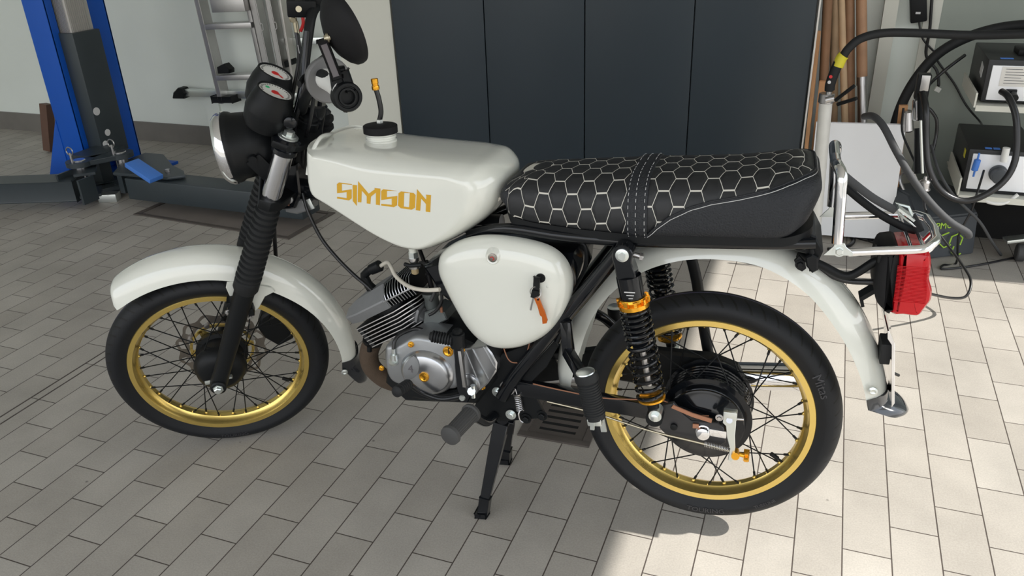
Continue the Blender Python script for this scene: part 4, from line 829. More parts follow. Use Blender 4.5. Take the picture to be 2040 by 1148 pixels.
# cables and boots around the headstock
for pts, r in (([(0.303,-0.05,0.6352), (0.2928,-0.04,0.5801), (0.2706,-0.02,0.5195), (0.2514,0,0.4222)], 0.0035), ([(0.3737,-0.1,0.7163), (0.3336,-0.06,0.6346), (0.3007,-0.02,0.5139), (0.298,0.02,0.4281)], 0.004), ([(0.3923,-0.12,0.732), (0.3672,-0.08,0.6492), (0.3295,-0.03,0.5506), (0.3031,0,0.4516)], 0.004),
               ([(0.3454,0.03,0.6379), (0.3366,0.05,0.5587), (0.3067,0.05,0.4756), (0.2665,0.03,0.4151)], 0.005), ([(0.3985,0.03,0.6862), (0.3777,0.05,0.6061), (0.342,0.05,0.5329), (0.3011,0.03,0.4614)], 0.005)):
    bm = nb(); wire(bm, pts, r, 8); part('control_cable', bm, M['cable'], True)
bm = nb(); wire(bm, [(0.2642,-0.04,0.6326), (0.2587,-0.045,0.6223), (0.262,-0.04,0.6032), (0.265,-0.03,0.5742)], 0.002, 6); part('white_wire', bm, M['white'], True)
bm = nb(); lathe(bm, [(0, 0.006), (0.01, 0.012), (0.03, 0.016), (0.04, 0.015)], (0.2759,-0.03,0.5888), (0, 0, -1), 16); part('cable_boot', bm, M['rubg'], True)
bm = nb(); cyl(bm, (0.3731,0.03,0.6275), (0.3394,0.02,0.5234), 0.027, 0.020, n=24, bev=0.004); part('cable_bundle_boot', bm, M['blk'], True)
bm = nb(); lathe(bm, [(0, 0.012), (0.008, 0.020), (0.016, 0.020), (0.018, 0.015), (0.028, 0.022), (0.036, 0.022), (0.038, 0.015), (0.046, 0.018), (0.054, 0.012)], (0.3783,0.06,0.5442), (0.1, 0, 1), 20); part('rubber_bellows', bm, M['rub'], True)
bm = nb(); lathe(bm, [(0, 0.013), (0.006, 0.013), (0.009, 0.009)], (0.324,-0.088,0.6458), (0, -1, 0), 14); part('clamp_screw', bm, M['blk'], True)
# ---- fuel tank
tk = [(-0.8133,0.5763)+(0.44,), (-0.8082,0.5725)+(0.50,), (-0.7456,0.57)+(0.50,), (-0.6524,0.5606)+(0.47,), (-0.5616,0.5524)+(0.43,), (-0.4952,0.5472)+(0.42,), (-0.4647,0.5436)+(0.5,), (-0.4344,0.5387)+(0.65,), (-0.415,0.5227)+(0.8,),
      (-0.4054,0.5038)+(0.86,), (-0.4059,0.4757)+(0.86,), (-0.4191,0.4473)+(0.8,), (-0.4474,0.4179)+(0.65,), (-0.4988,0.3843)+(0.5,), (-0.5566,0.3591)+(0.35,), (-0.5888,0.3547)+(0.3,), (-0.6256,0.3622)+(0.28,), (-0.6745,0.385)+(0.26,),
      (-0.7314,0.4182)+(0.26,), (-0.7826,0.4493)+(0.28,), (-0.8128,0.4678)+(0.32,), (-0.8217,0.4913)+(0.36,), (-0.8217,0.5185)+(0.38,), (-0.8183,0.5507)+(0.4,)]
TP = [(0.1245, 0.075), (0.1240, 0.064), (0.1215, 0.054), (0.116, 0.042), (0.107, 0.029), (0.094, 0.017), (0.078, 0.0085), (0.058, 0.003), (0.035, 0.0005), (0, 0)]
prof = [(-y, i) for y, i in TP]+[(y, i) for y, i in TP[:-1][::-1]]
bm = nb(); pillow(bm, outline(tk, 110, 6), prof, spine=((-0.7143,0.5137), (-0.4668,0.4805))); tank = part('fuel_tank', bm, M['cream'], smooth=50)
# pressed seam lip at the front of the tank
bm = nb(); wire(bm, [(-0.8071,-0.113,0.5167), (-0.7989,-0.108,0.5471), (-0.7935,-0.09,0.5718), (-0.7919,-0.065,0.5836), (-0.7994,-0.02,0.5785), (-0.8217,0.03,0.569)], 0.0045, 10); part('seam_lip', bm, M['cream'], par=tank)
LOGO = {'S1': [(-0.7355,0.5022), (-0.7303,0.5059), (-0.7015,0.5033), (-0.7018,0.5019), (-0.7243,0.5031), (-0.7265,0.4888), (-0.7038,0.4925), (-0.7066,0.4735), (-0.7131,0.4691), (-0.7398,0.472), (-0.7392,0.4756), (-0.7177,0.4734), (-0.7158,0.4864), (-0.738,0.4832)],
'I': [(-0.7,0.502), (-0.6905,0.5015), (-0.6974,0.4584), (-0.7047,0.4682)],
'M': [(-0.6867,0.5098), (-0.6668,0.4847), (-0.651,0.495), (-0.6525,0.4971), (-0.6393,0.4961), (-0.6453,0.4615), (-0.6537,0.4626), (-0.65,0.488), (-0.6627,0.4786), (-0.666,0.4637), (-0.6739,0.4643), (-0.6718,0.4791), (-0.6812,0.4911), (-0.686,0.4659), (-0.6937,0.4664)],
'S2': [(-0.6381,0.4916), (-0.6334,0.4952), (-0.6033,0.4928), (-0.6255,0.4923), (-0.6276,0.4788), (-0.6041,0.4825), (-0.6074,0.4629), (-0.6143,0.4588), (-0.6421,0.4612), (-0.6417,0.4647), (-0.6186,0.4634), (-0.617,0.4764), (-0.6406,0.4726)],
'Oo': [(-0.6008,0.4881), (-0.5951,0.492), (-0.5686,0.4898), (-0.5645,0.4857), (-0.5688,0.4596), (-0.5759,0.4553), (-0.5993,0.4571), (-0.6051,0.4624)],
'Oi': [(-0.5884,0.4896), (-0.5762,0.4892), (-0.5812,0.46), (-0.593,0.4608)],
'N': [(-0.56,0.4977), (-0.5428,0.4765), (-0.5416,0.4839), (-0.5423,0.4873), (-0.5316,0.4866), (-0.5369,0.4516), (-0.5462,0.4526), (-0.544,0.4681), (-0.5535,0.4793), (-0.5581,0.4537), (-0.5673,0.4546)]}

def polyplate(bm, pts, y0, y1):
    v0 = [bm.verts.new((x, y0, z)) for x, z in pts]; v1 = [bm.verts.new((x, y1, z)) for x, z in pts]; n = len(pts)
    bm.faces.new(v0); bm.faces.new(v1[::-1])
    for i in range(n): bm.faces.new((v0[i], v1[i], v1[(i+1) % n], v0[(i+1) % n]))
for k in ('S1', 'I', 'M', 'S2', 'N'):
    bm = nb(); polyplate(bm, LOGO[k], -0.1252, -0.1243); bm.normal_update(); bmesh.ops.triangulate(bm, faces=[f for f in bm.faces if len(f.verts) > 4]); part('gold_letter', bm, M['logo'], par=tank, smooth=0)
bm = nb(); o_, i_ = LOGO['Oo'], LOGO['Oi']; idx = [0, 0, 1, 1, 2, 2, 3, 3]
io = [i_[0], i_[0], i_[1], i_[1], i_[2], i_[2], i_[3], i_[3]]; oo = [o_[0], o_[1], o_[2], o_[3], o_[4], o_[5], o_[6], o_[7]]
for j in range(8):
    q = [oo[j], oo[(j+1) % 8], io[(j+1) % 8], io[j]]
    q = [p for n_, p in enumerate(q) if p != q[n_-1]]; polyplate(bm, q, -0.1252, -0.1243)
part('gold_letter', bm, M['logo'], par=tank, smooth=0)
# filler neck, cap, vent hose
fc_ = V3((-0.689,0,0.5732)); up = Vector((0.04, 0.0, 1)).normalized()
bm = nb(); lathe(bm, [(-0.035, 0.036), (-0.008, 0.0335), (-0.006, 0.031), (-0.003, 0.031), (-0.002, 0.0325), (0.002, 0.0325), (0.003, 0.031), (0.010, 0.031)], fc_, up, 40); part('filler_neck', bm, M['cream'], par=tank)
bm = nb(); lathe(bm, [(0.006, 0.034), (0.007, 0.0358)]+[(0.008, 0.0358), (0.021, 0.0358), (0.0225, 0.034), (0.0235, 0.030), (0.026, 0.018), (0.0265, 0.006)], fc_, up, 48); part('filler_cap', bm, M['matt'], par=tank)
bm = nb(); lathe(bm, [(0.026, 0.0072), (0.033, 0.0072), (0.034, 0.006)], fc_, up, 6); part('hose_nut', bm, M['zinc'], par=tank)
bm = nb(); wire(bm, [fc_+up*0.033, (-0.6823,0,0.6235), (-0.6836,0,0.6482), (-0.6877,0,0.6686)], 0.0052, 12); part('vent_hose', bm, M['cable'], par=tank)
vh = V3((-0.688,0,0.6706)); vd = (V3((-0.6886,0,0.6868))-vh).normalized()
bm = nb(); lathe(bm, [(-0.003, 0.0075), (0.001, 0.0082), (0.005, 0.0078), (0.006, 0.0066), (0.009, 0.0066), (0.010, 0.0074), (0.019, 0.0074), (0.020, 0.006)], vh, vd, 18); part('vent_tip', bm, M['goldb'], par=tank)
# fuel tap
ft = V3((-0.6159,-0.06,0.3449)); dn = Vector((0.0, 0, -1))
bm = nb(); lathe(bm, [(-0.02, 0.014), (0.0, 0.0085), (0.010, 0.0085)], ft, dn, 24); part('outlet_boss', bm, M['cream'], par=tank)
bm = nb(); lathe(bm, [(0.006, 0.011), (0.018, 0.011)], ft, dn, 6); tap = part('fuel_tap', bm, M['zinc'], par=None)
bm = nb(); lathe(bm, [(0.018, 0.0115), (0.026, 0.0115), (0.027, 0.009), (0.034, 0.009), (0.035, 0.0125), (0.042, 0.0115)], ft, dn, 24); part('tap_body', bm, M['steel'], par=tap)
bm = nb(); lathe(bm, [(0.042, 0.008), (0.054, 0.008), (0.056, 0.006)], ft, dn, 20); part('filter_bowl', bm, M['bowl'], par=tap)
bm = nb(); tube(bm, smooth_pts([ft+Vector((-0.016, -0.012, -0.030)), ft+Vector((0, -0.016, -0.031)), ft+Vector((0.022, -0.012, -0.029))], 3), 0.0045, 8); part('tap_lever', bm, M['sat'], par=tap)
bm = nb(); wire(bm, [ft+Vector((0.012, 0, -0.03)), (-0.5962,-0.05,0.3103), (-0.5839,-0.04,0.2897), (-0.5807,-0.04,0.2523), (-0.5961,-0.04,0.2176)], 0.0035, 10); part('fuel_hose', bm, M['rubg'], par=tap)

# ---- seat
def seat_z(x):
    T = [(-0.4214,0.474), (-0.4137,0.4945), (-0.3911,0.5149), (-0.3406,0.5182), (-0.2687,0.521), (-0.1792,0.5241), (-0.1213,0.5275), (-0.0276,0.5307), (0.0447,0.5343), (0.0973,0.5402), (0.1399,0.5476), (0.1693,0.5518), (0.1891,0.5468)]
    Bt = [(-0.3927,0.461), (-0.3819,0.436), (-0.3352,0.4266), (-0.2451,0.4207), (-0.1588,0.419), (-0.1123,0.4185), (-0.0132,0.4219), (0.0735,0.4237), (0.1239,0.4258), (0.1663,0.4346), (0.1883,0.4459), (0.1998,0.4568)]
    def ip(t):
        if x <= t[0][0]: return t[0][1]
        for a, b in zip(t, t[1:]):
            if x <= b[0]:
                s = (x-a[0])/(b[0]-a[0]); return a[1]+(b[1]-a[1])*s
        return t[-1][1]
    return ip(T), ip(Bt)
SX0, SX1 = (-0.4076,0.4653)[0], (0.1944,0.5175)[0]
def seat_w(x):
    s = (x-SX0)/(SX1-SX0); return 0.098+0.024*min(1, s/0.45)
def seat_plan(n_side=44):
    """left half outline from the front centre to the rear centre"""
    P = []
    rf, rr = 0.035, 0.055
    w0, w1 = seat_w(SX0+rf), seat_w(SX1)
    for i in range(4): P.append((SX0, -(w0-rf)*i/4))
    for i in range(9): a = PI/2*i/8; P.append((SX0+rf-rf*math.cos(a), -(w0-rf)-rf*math.sin(a)))
    for i in range(1, n_side):
        x = SX0+rf+(SX1-rr-SX0-rf)*i/n_side; P.append((x, -seat_w(x)))
    for i in range(11): a = PI/2*i/10; P.append((SX1-rr+rr*math.sin(a), -(w1-rr)-rr*math.cos(a)))
    for i in range(1, 5): P.append((SX1, -(w1-rr)*(1-i/5)))
    return P
half = seat_plan(); plan = half+[(x, -y) for x, y in half[1:][::-1]]
xc = (SX0+SX1)/2; HL = (SX1-SX0)/2
def seat_pt(x, y, ins, fr, lean=True):
    w_ = seat_w(x); yy = y*(1-ins/w_)
    tt = (x-xc)/HL; xx = x-math.copysign(ins*(0.9 if x > xc else 1.0)*abs(tt)**2.6, tt)
    zt, zb = seat_z(xx)
    rear = max(0, (x-(SX1-0.09))/0.09); xx -= rear*(1-fr)*0.034 if lean else 0
    return Vector((xx, yy, zb+(zt-zb)*fr))
LV = [(0.012, 0.0), (0.002, 0.10), (0.0, 0.25), (0.0, 0.45), (0.003, 0.62), (0.010, 0.76), (0.020, 0.86), (0.034, 0.93), (0.052, 0.975), (0.075, 0.995), (0.095, 1.0)]
bm = nb(); uvl = bm.loops.layers.uv.new('uv')
R = []
for ins, fr in LV: R.append([bm.verts.new(seat_pt(x, y, ins, fr)) for x, y in plan])
n = len(plan); UVS = [[None]*n for _ in LV]
for j in range(n):
    x, y = plan[j]; nx = 1.0 if x > SX1-1e-4 else (-1.0 if x < SX0+1e-4 else 0.0)
    if SX1-0.055 < x < SX1: nx = math.sin(PI/2*(x-SX1+0.055)/0.055)
    if SX0 < x < SX0+0.035: nx = -math.sin(PI/2*(SX0+0.035-x)/0.035)
    ny = math.copysign(math.sqrt(max(0, 1-nx*nx)), y) if abs(y) > 1e-6 else 0
    D_ = 0; top = R[-1][j].co
    for i in range(len(LV)-1, -1, -1):
        if i < len(LV)-1: D_ += (R[i][j].co-R[i+1][j].co).length
        own = R[i][j].co; UVS[i][j] = ((top.x+nx*D_)*abs(nx)+own.x*(1-abs(nx)), top.y+ny*D_)
for i in range(len(LV)-1):
    for j in range(n):
        k = (j+1) % n; f = bm.faces.new((R[i][j], R[i][k], R[i+1][k], R[i+1][j]))
        for l, (a, b) in zip(f.loops, ((i, j), (i, k), (i+1, k), (i+1, j))): l[uvl].uv = UVS[a][b]
# top strip: join opposite sides
h = len(half)
for j in range(h-1):
    a, b = R[-1][j], R[-1][j+1]; c, d = R[-1][(n-j-1) % n], R[-1][(n-j) % n]
    vs_ = []
    for v in (a, b, c, d):
        if v not in vs_: vs_.append(v)
    if len(vs_) >= 3:
        f = bm.faces.new(vs_)
        for l in f.loops: l[uvl].uv = (l.vert.co.x, l.vert.co.y)
bm.faces.new(R[0][::-1])
for f in bm.faces:
    if f.calc_center_median().x < SX0+0.020: f.material_index = 1
seat = part('seat', bm, [M['hex'], M['leather']], smooth=60)
# leather rear cowl: wraps the sides and the tail, its upper edge sweeps up towards the back
def edge_fr(x):
    T = [(-0.115, 0.02), (-0.095, 0.22), (-0.07, 0.40), (-0.035, 0.56), (0.0, 0.65), (0.05, 0.72), (0.10, 0.79), (0.14, 0.85), (0.17, 0.89), (0.2, 0.90)]
    if x < T[0][0]: return None
    for a, b in zip(T, T[1:]):
        if x <= b[0]: return a[1]+(b[1]-a[1])*(x-a[0])/(b[0]-a[0])
    return T[-1][1]
def lv_ins(fr):
    for a, b in zip(LV, LV[1:]):
        if fr <= b[1]: return a[0]+(b[0]-a[0])*(fr-a[1])/max(1e-6, b[1]-a[1])
    return LV[-1][0]
# denser path for the cowl
cow = [p for p in half if p[0] > -0.118]; cow = [(-0.1149, -seat_w(-0.115))]+[p for p in cow if p[0] > -0.112]
path = cow+[(x, -y) for x, y in cow[::-1]]
bm = nb(); rings = []; stitch = []
for x, y in path:
    ef = edge_fr(x); K = 9; out_ = []; inn = []
    for i in range(K+1):
        fr = ef*i/K; q = seat_pt(x, y, lv_ins(fr), fr); c = Vector((xc if abs(x-xc) < HL-0.06 else x-0.05*(1 if x > xc else -1), 0, q.z))
        nrm = Vector((0, math.copysign(1, y), 0)) if x < SX1-0.055 else (Vector((q.x-(SX1-0.055-0.0), q.y-math.copysign(seat_w(SX1)-0.055, y) if abs(y) > seat_w(SX1)-0.055 else 0, 0))).normalized()
        out_.append(q+nrm*0.0035); inn.append(q-nrm*0.002)
    rings.append(out_+inn[::-1]); stitch.append(out_[-1]+(out_[-2]-out_[-1]).normalized()*0.006+nrm*0.0006)
skin(bm, rings); part('leather_cowl', bm, M['leather'], par=seat, smooth=60)
bm = nb(); tot = smooth_pts(stitch, 3); acc = 0; on = []; last = tot[0]
seg = [last]; L_ = 0; dash = 0.0055
for p in tot[1:]:
    d = (p-last).length; L_ += d; last = p; seg.append(p)
    if L_ >= dash:
        tube(bm, [seg[0], seg[-1]], 0.0006, 5); L_ = 0; seg = [p]; 
        seg = [p+(p-tot[0])*0]
        dash = 0.0055
        # leave a gap
        L_ = -0.002
sk = part('stitching', bm, M['ser'], par=seat, smooth=0); sk['kind'] = 'stuff'
# welt along the cowl edge
bm = nb(); tube(bm, [r[9] for r in rings], 0.0018, 8); part('welt', bm, M['leather'], par=seat)
# cross strap
bm = nb(); XS = (-0.150, -0.112); ringsS = []
def strap_ring(x, e):
    r = []
    for sgn in (-1, 1):
        seq = LV if sgn < 0 else LV[::-1]
        for ins, fr in seq:
            q = seat_pt(x, sgn*seat_w(x), ins, fr, False); d = Vector((0, q.y, (fr-0.3)*0.12)).normalized(); r.append(q+d*e)
    return r
o1 = [strap_ring(x, e) for x, e in ((-0.1505, -0.001), (-0.150, 0.0035), (-0.140, 0.0045), (-0.133, 0.0035), (-0.131, 0.0035), (-0.122, 0.0045), (-0.112, 0.0035), (-0.1115, -0.001))]
skin(bm, o1, caps=False); skin_ = part('cross_strap', bm, M['leather'], par=seat, smooth=60)
bm = nb()
for x in (-0.1465, -0.1325, -0.1165):
    r = strap_ring(x, 0.0048)
    r = smooth_pts(r, 3)
    for i in range(0, len(r)-1, 2): tube(bm, [r[i], r[i+1]], 0.0005, 4)
sk = part('stitching', bm, M['ser'], par=seat, smooth=0); sk['kind'] = 'stuff'
# seat base plate
bm = nb(); bp_ = [(xc+(x-xc)*(0.93 if x > xc else 0.97), y*0.95) for x, y in plan]
rings = [[Vector((x, y, seat_z(x)[1]+dz)) for x, y in bp_] for dz in (0.004, -0.012)]; skin(bm, rings); part('seat_base', bm, M['sat'], par=seat)

# ---- frame
fr_ = lambda pts, r, m='blk', nm='frame_tube', sm=5: part(nm, wire(nb(), pts, r, 14, sm), M[m])
for s in (-1, 1):
    pass
bm = nb(); wire(bm, [(-0.9019,0,0.4552), (-0.7806,0,0.4272), (-0.6045,0,0.389), (-0.4333,0,0.3904)], 0.02, 16); part('backbone', bm, M['blk'])
for s, sgn in (('-.09', -1), ('.09', 1)):
    pass
bm = nb(); wire(bm, [(-0.4844,-0.06,0.3844), (-0.3917,-0.09,0.4135), (-0.2774,-0.1,0.4074), (-0.1516,-0.1,0.4031), (-0.0138,-0.1,0.4079), (0.1078,-0.1,0.4128), (0.1785,-0.1,0.4177)], 0.0105, 14); part('seat_rail', bm, M['blk'])
bm = nb(); wire(bm, [V3(p)*1 for p in ((-0.4844,-0.06,0.3844), (-0.3917,-0.09,0.4135), (-0.2774,-0.1,0.4074), (-0.1516,-0.1,0.4031), (-0.0138,-0.1,0.4079), (0.1078,-0.1,0.4128), (0.1785,-0.1,0.4177))], 0.0105, 14)
for v in bm.verts: v.co.y = -v.co.y
part('seat_rail', bm, M['blk'])
bm = nb(); wire(bm, [(-0.1621,-0.115,0.3911), (-0.2397,-0.105,0.2863), (-0.3277,-0.1,0.1701), (-0.3878,-0.095,0.09), (-0.4272,-0.09,0.0268)], 0.0155, 18); part('rear_down_tube', bm, M['blk'])
bm = nb(); wire(bm, [(-0.1621,-0.115,0.3911), (-0.2397,-0.105,0.2863), (-0.3277,-0.1,0.1701), (-0.3878,-0.095,0.09), (-0.4272,-0.09,0.0268)], 0.0155, 18)
for v in bm.verts: v.co.y = -v.co.y
part('rear_down_tube', bm, M['blk'])
# lower gusset plates around the swing arm pivot
gp_ = [(-0.4222,0.1291), (-0.3764,0.1517), (-0.3096,0.1932), (-0.298,0.1597), (-0.3237,0.1099), (-0.3585,0.0696), (-0.3513,0.0335), (-0.3339,-0.0043), (-0.3379,-0.0175), (-0.4155,-0.0359), (-0.4807,-0.0449), (-0.496,-0.0131), (-0.4814,0.0234)]
for y0, y1 in ((-0.088, -0.080), (0.080, 0.088)):
    bm = nb(); prism(bm, gp_, y0, y1, 0.001); part('pivot_plate', bm, M['sat'])
bm = nb(); prism(bm, [(-0.4545,0.1769), (-0.3355,0.1877), (-0.3566,0.0889), (-0.4263,-0.0213), (-0.4992,-0.0307)], -0.05, 0.06, 0.004); part('engine_mount', bm, M['sat'])
# airbox behind the side cover
bm = nb(); prism(bm, [(-0.5886,0.3147), (-0.5453,0.3371), (-0.2622,0.3641), (-0.2543,0.3405), (-0.2595,0.2957), (-0.2868,0.2367), (-0.321,0.1987), (-0.4481,0.1633), (-0.5531,0.2519)], -0.085, 0.085, 0.012); part('airbox', bm, M['blk'])
bm = nb(); bz = V3((-0.2745,0,0.2947)); part('airbox_rim', wire(bm, [(-0.2555,-0.07,0.3876), (-0.2397,-0.07,0.3759), (-0.2406,-0.07,0.3358), (-0.2578,-0.07,0.2969), (-0.2793,-0.07,0.2678)], 0.004, 8), M['sat'])
# ---- side cover with lock, badge
sc = [(-0.4941,0.384), (-0.4504,0.398), (-0.4033,0.4016), (-0.3424,0.3957), (-0.2979,0.3829), (-0.2709,0.3588), (-0.2591,0.3231), (-0.2634,0.2802), (-0.2832,0.235), (-0.3158,0.1962), (-0.3594,0.169), (-0.3979,0.1581), (-0.4329,0.1591), (-0.4627,0.1748), (-0.488,0.2049), (-0.5118,0.2509), (-0.5298,0.2945), (-0.5378,0.325), (-0.529,0.3583)]
CP = [(-0.140, 0.080), (-0.1395, 0.055), (-0.1375, 0.035), (-0.134, 0.022), (-0.128, 0.011), (-0.120, 0.004), (-0.110, 0.0), (-0.098, -0.0005), (-0.098, 0.003), (-0.10, 0.02)]
bm = nb(); pillow(bm, outline(sc, 100, 6), CP, spine=((-0.4147,0.3118), (-0.3688,0.2881))); cover = part('side_cover', bm, M['cream'], smooth=60)
bc = V3((-0.408,-0.137,0.3691)); bm = nb(); lathe(bm, [(-0.006, 0.019), (-0.001, 0.0155), (0.003, 0.0135), (0.0045, 0.0120), (0.003, 0.0092), (0.002, 0.0092)], bc, (0, -1, 0.0), 32); part('badge_boss', bm, M['cream'], par=cover)
bm = nb(); lathe(bm, [(0.002, 0.0086), (0.0036, 0.0086), (0.0042, 0.007)], bc, (0, -1, 0), 28); part('round_badge', bm, M['disc'], par=cover)
bm = nb(); tube(bm, [bc+Vector((-0.004, -0.0044, 0.001)), bc+Vector((0.0, -0.0046, 0.003)), bc+Vector((0.004, -0.0044, -0.001)), bc+Vector((0.001, -0.0044, -0.004))], 0.0009, 6); part('badge_mark', bm, M['redp'], par=cover)
lk = V3((-0.3128,-0.1385,0.3332)); bm = nb(); lathe(bm, [(-0.004, 0.0095), (0.001, 0.0095), (0.0015, 0.008), (0.0015, 0.0075), (0.004, 0.007)], lk, (0, -1, 0), 24); part('cover_lock', bm, M['sat'], par=cover)
bm = nb(); lathe(bm, [(-0.004, 0.0035), (0.0008, 0.0035), (0.0012, 0.0028)], (-0.2998,-0.1375,0.3158), (0, -1, 0), 16); part('cover_screw', bm, M['cream'], par=cover)
# ---- key and tag hanging in the side cover lock (things of their own)
MB_ = moped.matrix_basis
kr = empty('key_bunch', mtx=MB_, label='black-headed keys hanging in the side cover lock of the moped', cat='keys')
bm = nb(); bar(bm, lk+Vector((-0.004, -0.010, 0.006)), lk+Vector((-0.007, -0.012, -0.030)), 0.004, 0.012, (0, 1, 0), 0.0015); obj('inserted_key', bm, M['sat'], kr)
rc_ = V3((-0.3205,-0.151,0.3074)); bm = nb(); tube(bm, [rc_+Vector((0.011*math.cos(2*PI*i/24), 0.002*math.sin(4*PI*i/24), 0.012*math.sin(2*PI*i/24))) for i in range(24)], 0.0008, 6, closed=True); obj('key_ring', bm, M['steel'], kr)
bm = nb(); prism(bm, [(-0.3264,0.3145), (-0.3114,0.3125), (-0.3129,0.3019), (-0.3242,0.2967), (-0.3302,0.2984)], -0.156, -0.152, 0.001); obj('key_head', bm, M['sat'], kr)
bm = nb(); bar(bm, (-0.3244,-0.153,0.2984), (-0.3328,-0.15,0.2685), 0.0015, 0.0035, (0, 1, 0)); obj('key_blade', bm, M['steel'], kr)
tg = empty('bottle_opener_tag', mtx=MB_, label='orange metal tag hanging from the key ring on the side cover', cat='key tag')
bm = nb(); prism(bm, [(-0.3244,0.295), (-0.3142,0.2979), (-0.3089,0.2813), (-0.3034,0.2668), (-0.2991,0.2499), (-0.3014,0.2432), (-0.3096,0.2413), (-0.31,0.2565), (-0.3139,0.2594), (-0.3181,0.2784)], -0.152, -0.148, 0.0006); obj('tag_plate', bm, M['orange'], tg)
bm = nb(); lathe(bm, [(0, 0.002), (0.001, 0.002)], (-0.3158,-0.152,0.2933), (0, -1, 0), 10); obj('tag_hole', bm, M['sat'], tg)

# ---- swing arm
for sg in (-1, 1):
    def yy(b):
        if sg > 0:
            for v in b.verts: v.co.y = -v.co.y
        return b
    bm = nb(); bar(bm, (-0.392,-0.088,0.0549), (-0.081,-0.095,0.0358), 0.020, 0.036, (0, 1, 0), 0.005)
    bar(bm, (-0.0912,-0.095,0.0392), (0.0315,-0.098,0.006), 0.016, 0.050, (0, 1, 0), 0.005); sw = part('swing_arm', yy(bm), M['blk'])
    bm = nb(); bolt(bm, (-0.0884,-0.15,0.0604), (0, -1, 0), 0.0085, 0.009); lathe(bm, [(-0.03, 0.012), (0, 0.0125), (0.001, 0.011)], (-0.0884,-0.15,0.0604), (0, -1, 0), 24); part('shock_bolt', yy(bm), M['zinc'], par=sw)
    if sg < 0:
        bm = nb(); prism(bm, [(-0.082,0.0606), (-0.0583,0.0684), (-0.0379,0.0431), (-0.0217,0.0312), (0.0289,0.0336), (0.041,0.0236), (0.0463,-0.0086), (0.0313,-0.0228), (-0.0183,-0.0183), (-0.0687,-0.0112), (-0.0852,0.0056)], -0.108, -0.098, 0.0015); part('axle_plate', bm, M['armgrey'], par=sw)
        ax0 = V3((0.0022,-0.112,0.0119))
        bm = nb(); lathe(bm, [(-0.012, 0.015), (0.0, 0.015), (0.001, 0.013), (0.010, 0.013), (0.012, 0.010)], ax0, (0, -1, 0), 24); bar(bm, ax0+Vector((0, 0.004, 0)), ax0+Vector((0.045, 0.004, -0.003)), 0.004, 0.016, (0, 1, 0), 0.001); part('axle_nut', bm, M['chrome'], par=sw)
        bm = nb(); prism(bm, [(-0.0627,0.0578), (-0.0206,0.0423), (0.0169,0.0334), (0.0185,0.043), (-0.0209,0.0516), (-0.0588,0.0653)], -0.111, -0.107, 0.001); box(bm, (-0.0129,-0.112,0.0239), (0.012, 0.004, 0.010), None, 0.001); part('copper_bracket', bm, M['copper'], par=sw)
        bm = nb(); lathe(bm, [(0, 0.007), (0.008, 0.007), (0.009, 0.004)], (-0.056,-0.106,0.0152), (0, -1, 0), 16); part('arm_stud', bm, M['sat'], par=sw)
bm = nb(); wire(bm, [(-0.3518,-0.1,0.0728), (-0.2874,-0.105,0.0677), (-0.2027,-0.105,0.0604), (-0.111,-0.1,0.0644), (-0.0758,-0.1,0.0655), (-0.0256,-0.1,0.0428), (0.0107,-0.1,0.0431)], 0.0014, 6); part('brake_light_wire', bm, M['copper'])
bm = nb(); wire(bm, [(-0.4596,-0.1,0.1921), (-0.4228,-0.1,0.1805), (-0.4041,-0.1,0.1269), (-0.3846,-0.1,0.1195), (-0.3675,-0.1,0.1309), (-0.3534,-0.1,0.1733)], 0.0013, 6); part('loom_wire', bm, M['copper'])
# brake arm, rod, spring and adjuster
ba0, ba1 = V3((0.0507,-0.125,0.0696)), V3((0.0593,-0.125,-0.0312))
bm = nb(); prism(bm, [(0.0401,0.075), (0.0635,0.0759), (0.0642,0.0442), (0.0636,0.0188), (0.0658,-0.0077), (0.0642,-0.0328), (0.0588,-0.0408), (0.0529,-0.0369), (0.0554,-0.0093), (0.0485,0.0166), (0.0454,0.0415), (0.0394,0.0476)], -0.127, -0.122, 0.001)
box(bm, (0.0526,-0.122,0.0658), (0.026, 0.016, 0.018), None, 0.002); brk = part('brake_arm', bm, M['zinc'])
bm = nb(); cyl(bm, V3((0.0515,-0.127,0.0551)), V3((0.0517,-0.132,0.0582)), 0.006, n=18); cyl(bm, (0.031,-0.118,0.0535), (0.0782,-0.118,0.0555), 0.0028, n=10); bolt(bm, (0.0322,-0.122,0.0562), (0, -1, 0), 0.005, 0.005); part('pinch_bolt', bm, M['steel'], par=brk)
bm = nb(); wire(bm, [(-0.3317,-0.07,0.0146), (-0.2302,-0.08,0.0066), (-0.1085,-0.112,0.0008), (0.0026,-0.118,-0.0113), (0.0856,-0.12,-0.0257)], 0.0022, 8); part('brake_rod', bm, M['brass'])
bm = nb(); helix(bm, (0.0065,-0.118,-0.0119), (0.0535,-0.12,-0.0165), 0.0052, 0.0008, 15, 6, 12); part('rod_spring', bm, M['steel'])
bm = nb(); cyl(bm, (0.0658,-0.11,-0.0249), (0.067,-0.132,-0.0228), 0.008, n=18); cyl(bm, (0.0653,-0.12,-0.0229), (0.0827,-0.12,-0.0261), 0.0045, n=14)
for k in range(4):
    a = k*PI/2+0.4; q = V3((0.0875,-0.12,-0.0266)); bar(bm, q, q+Vector((0.0, 0.012*math.cos(a), 0.012*math.sin(a))), 0.008, 0.008, (1, 0, 0), 0.0015)
part('brake_adjuster', bm, M['goldb'])

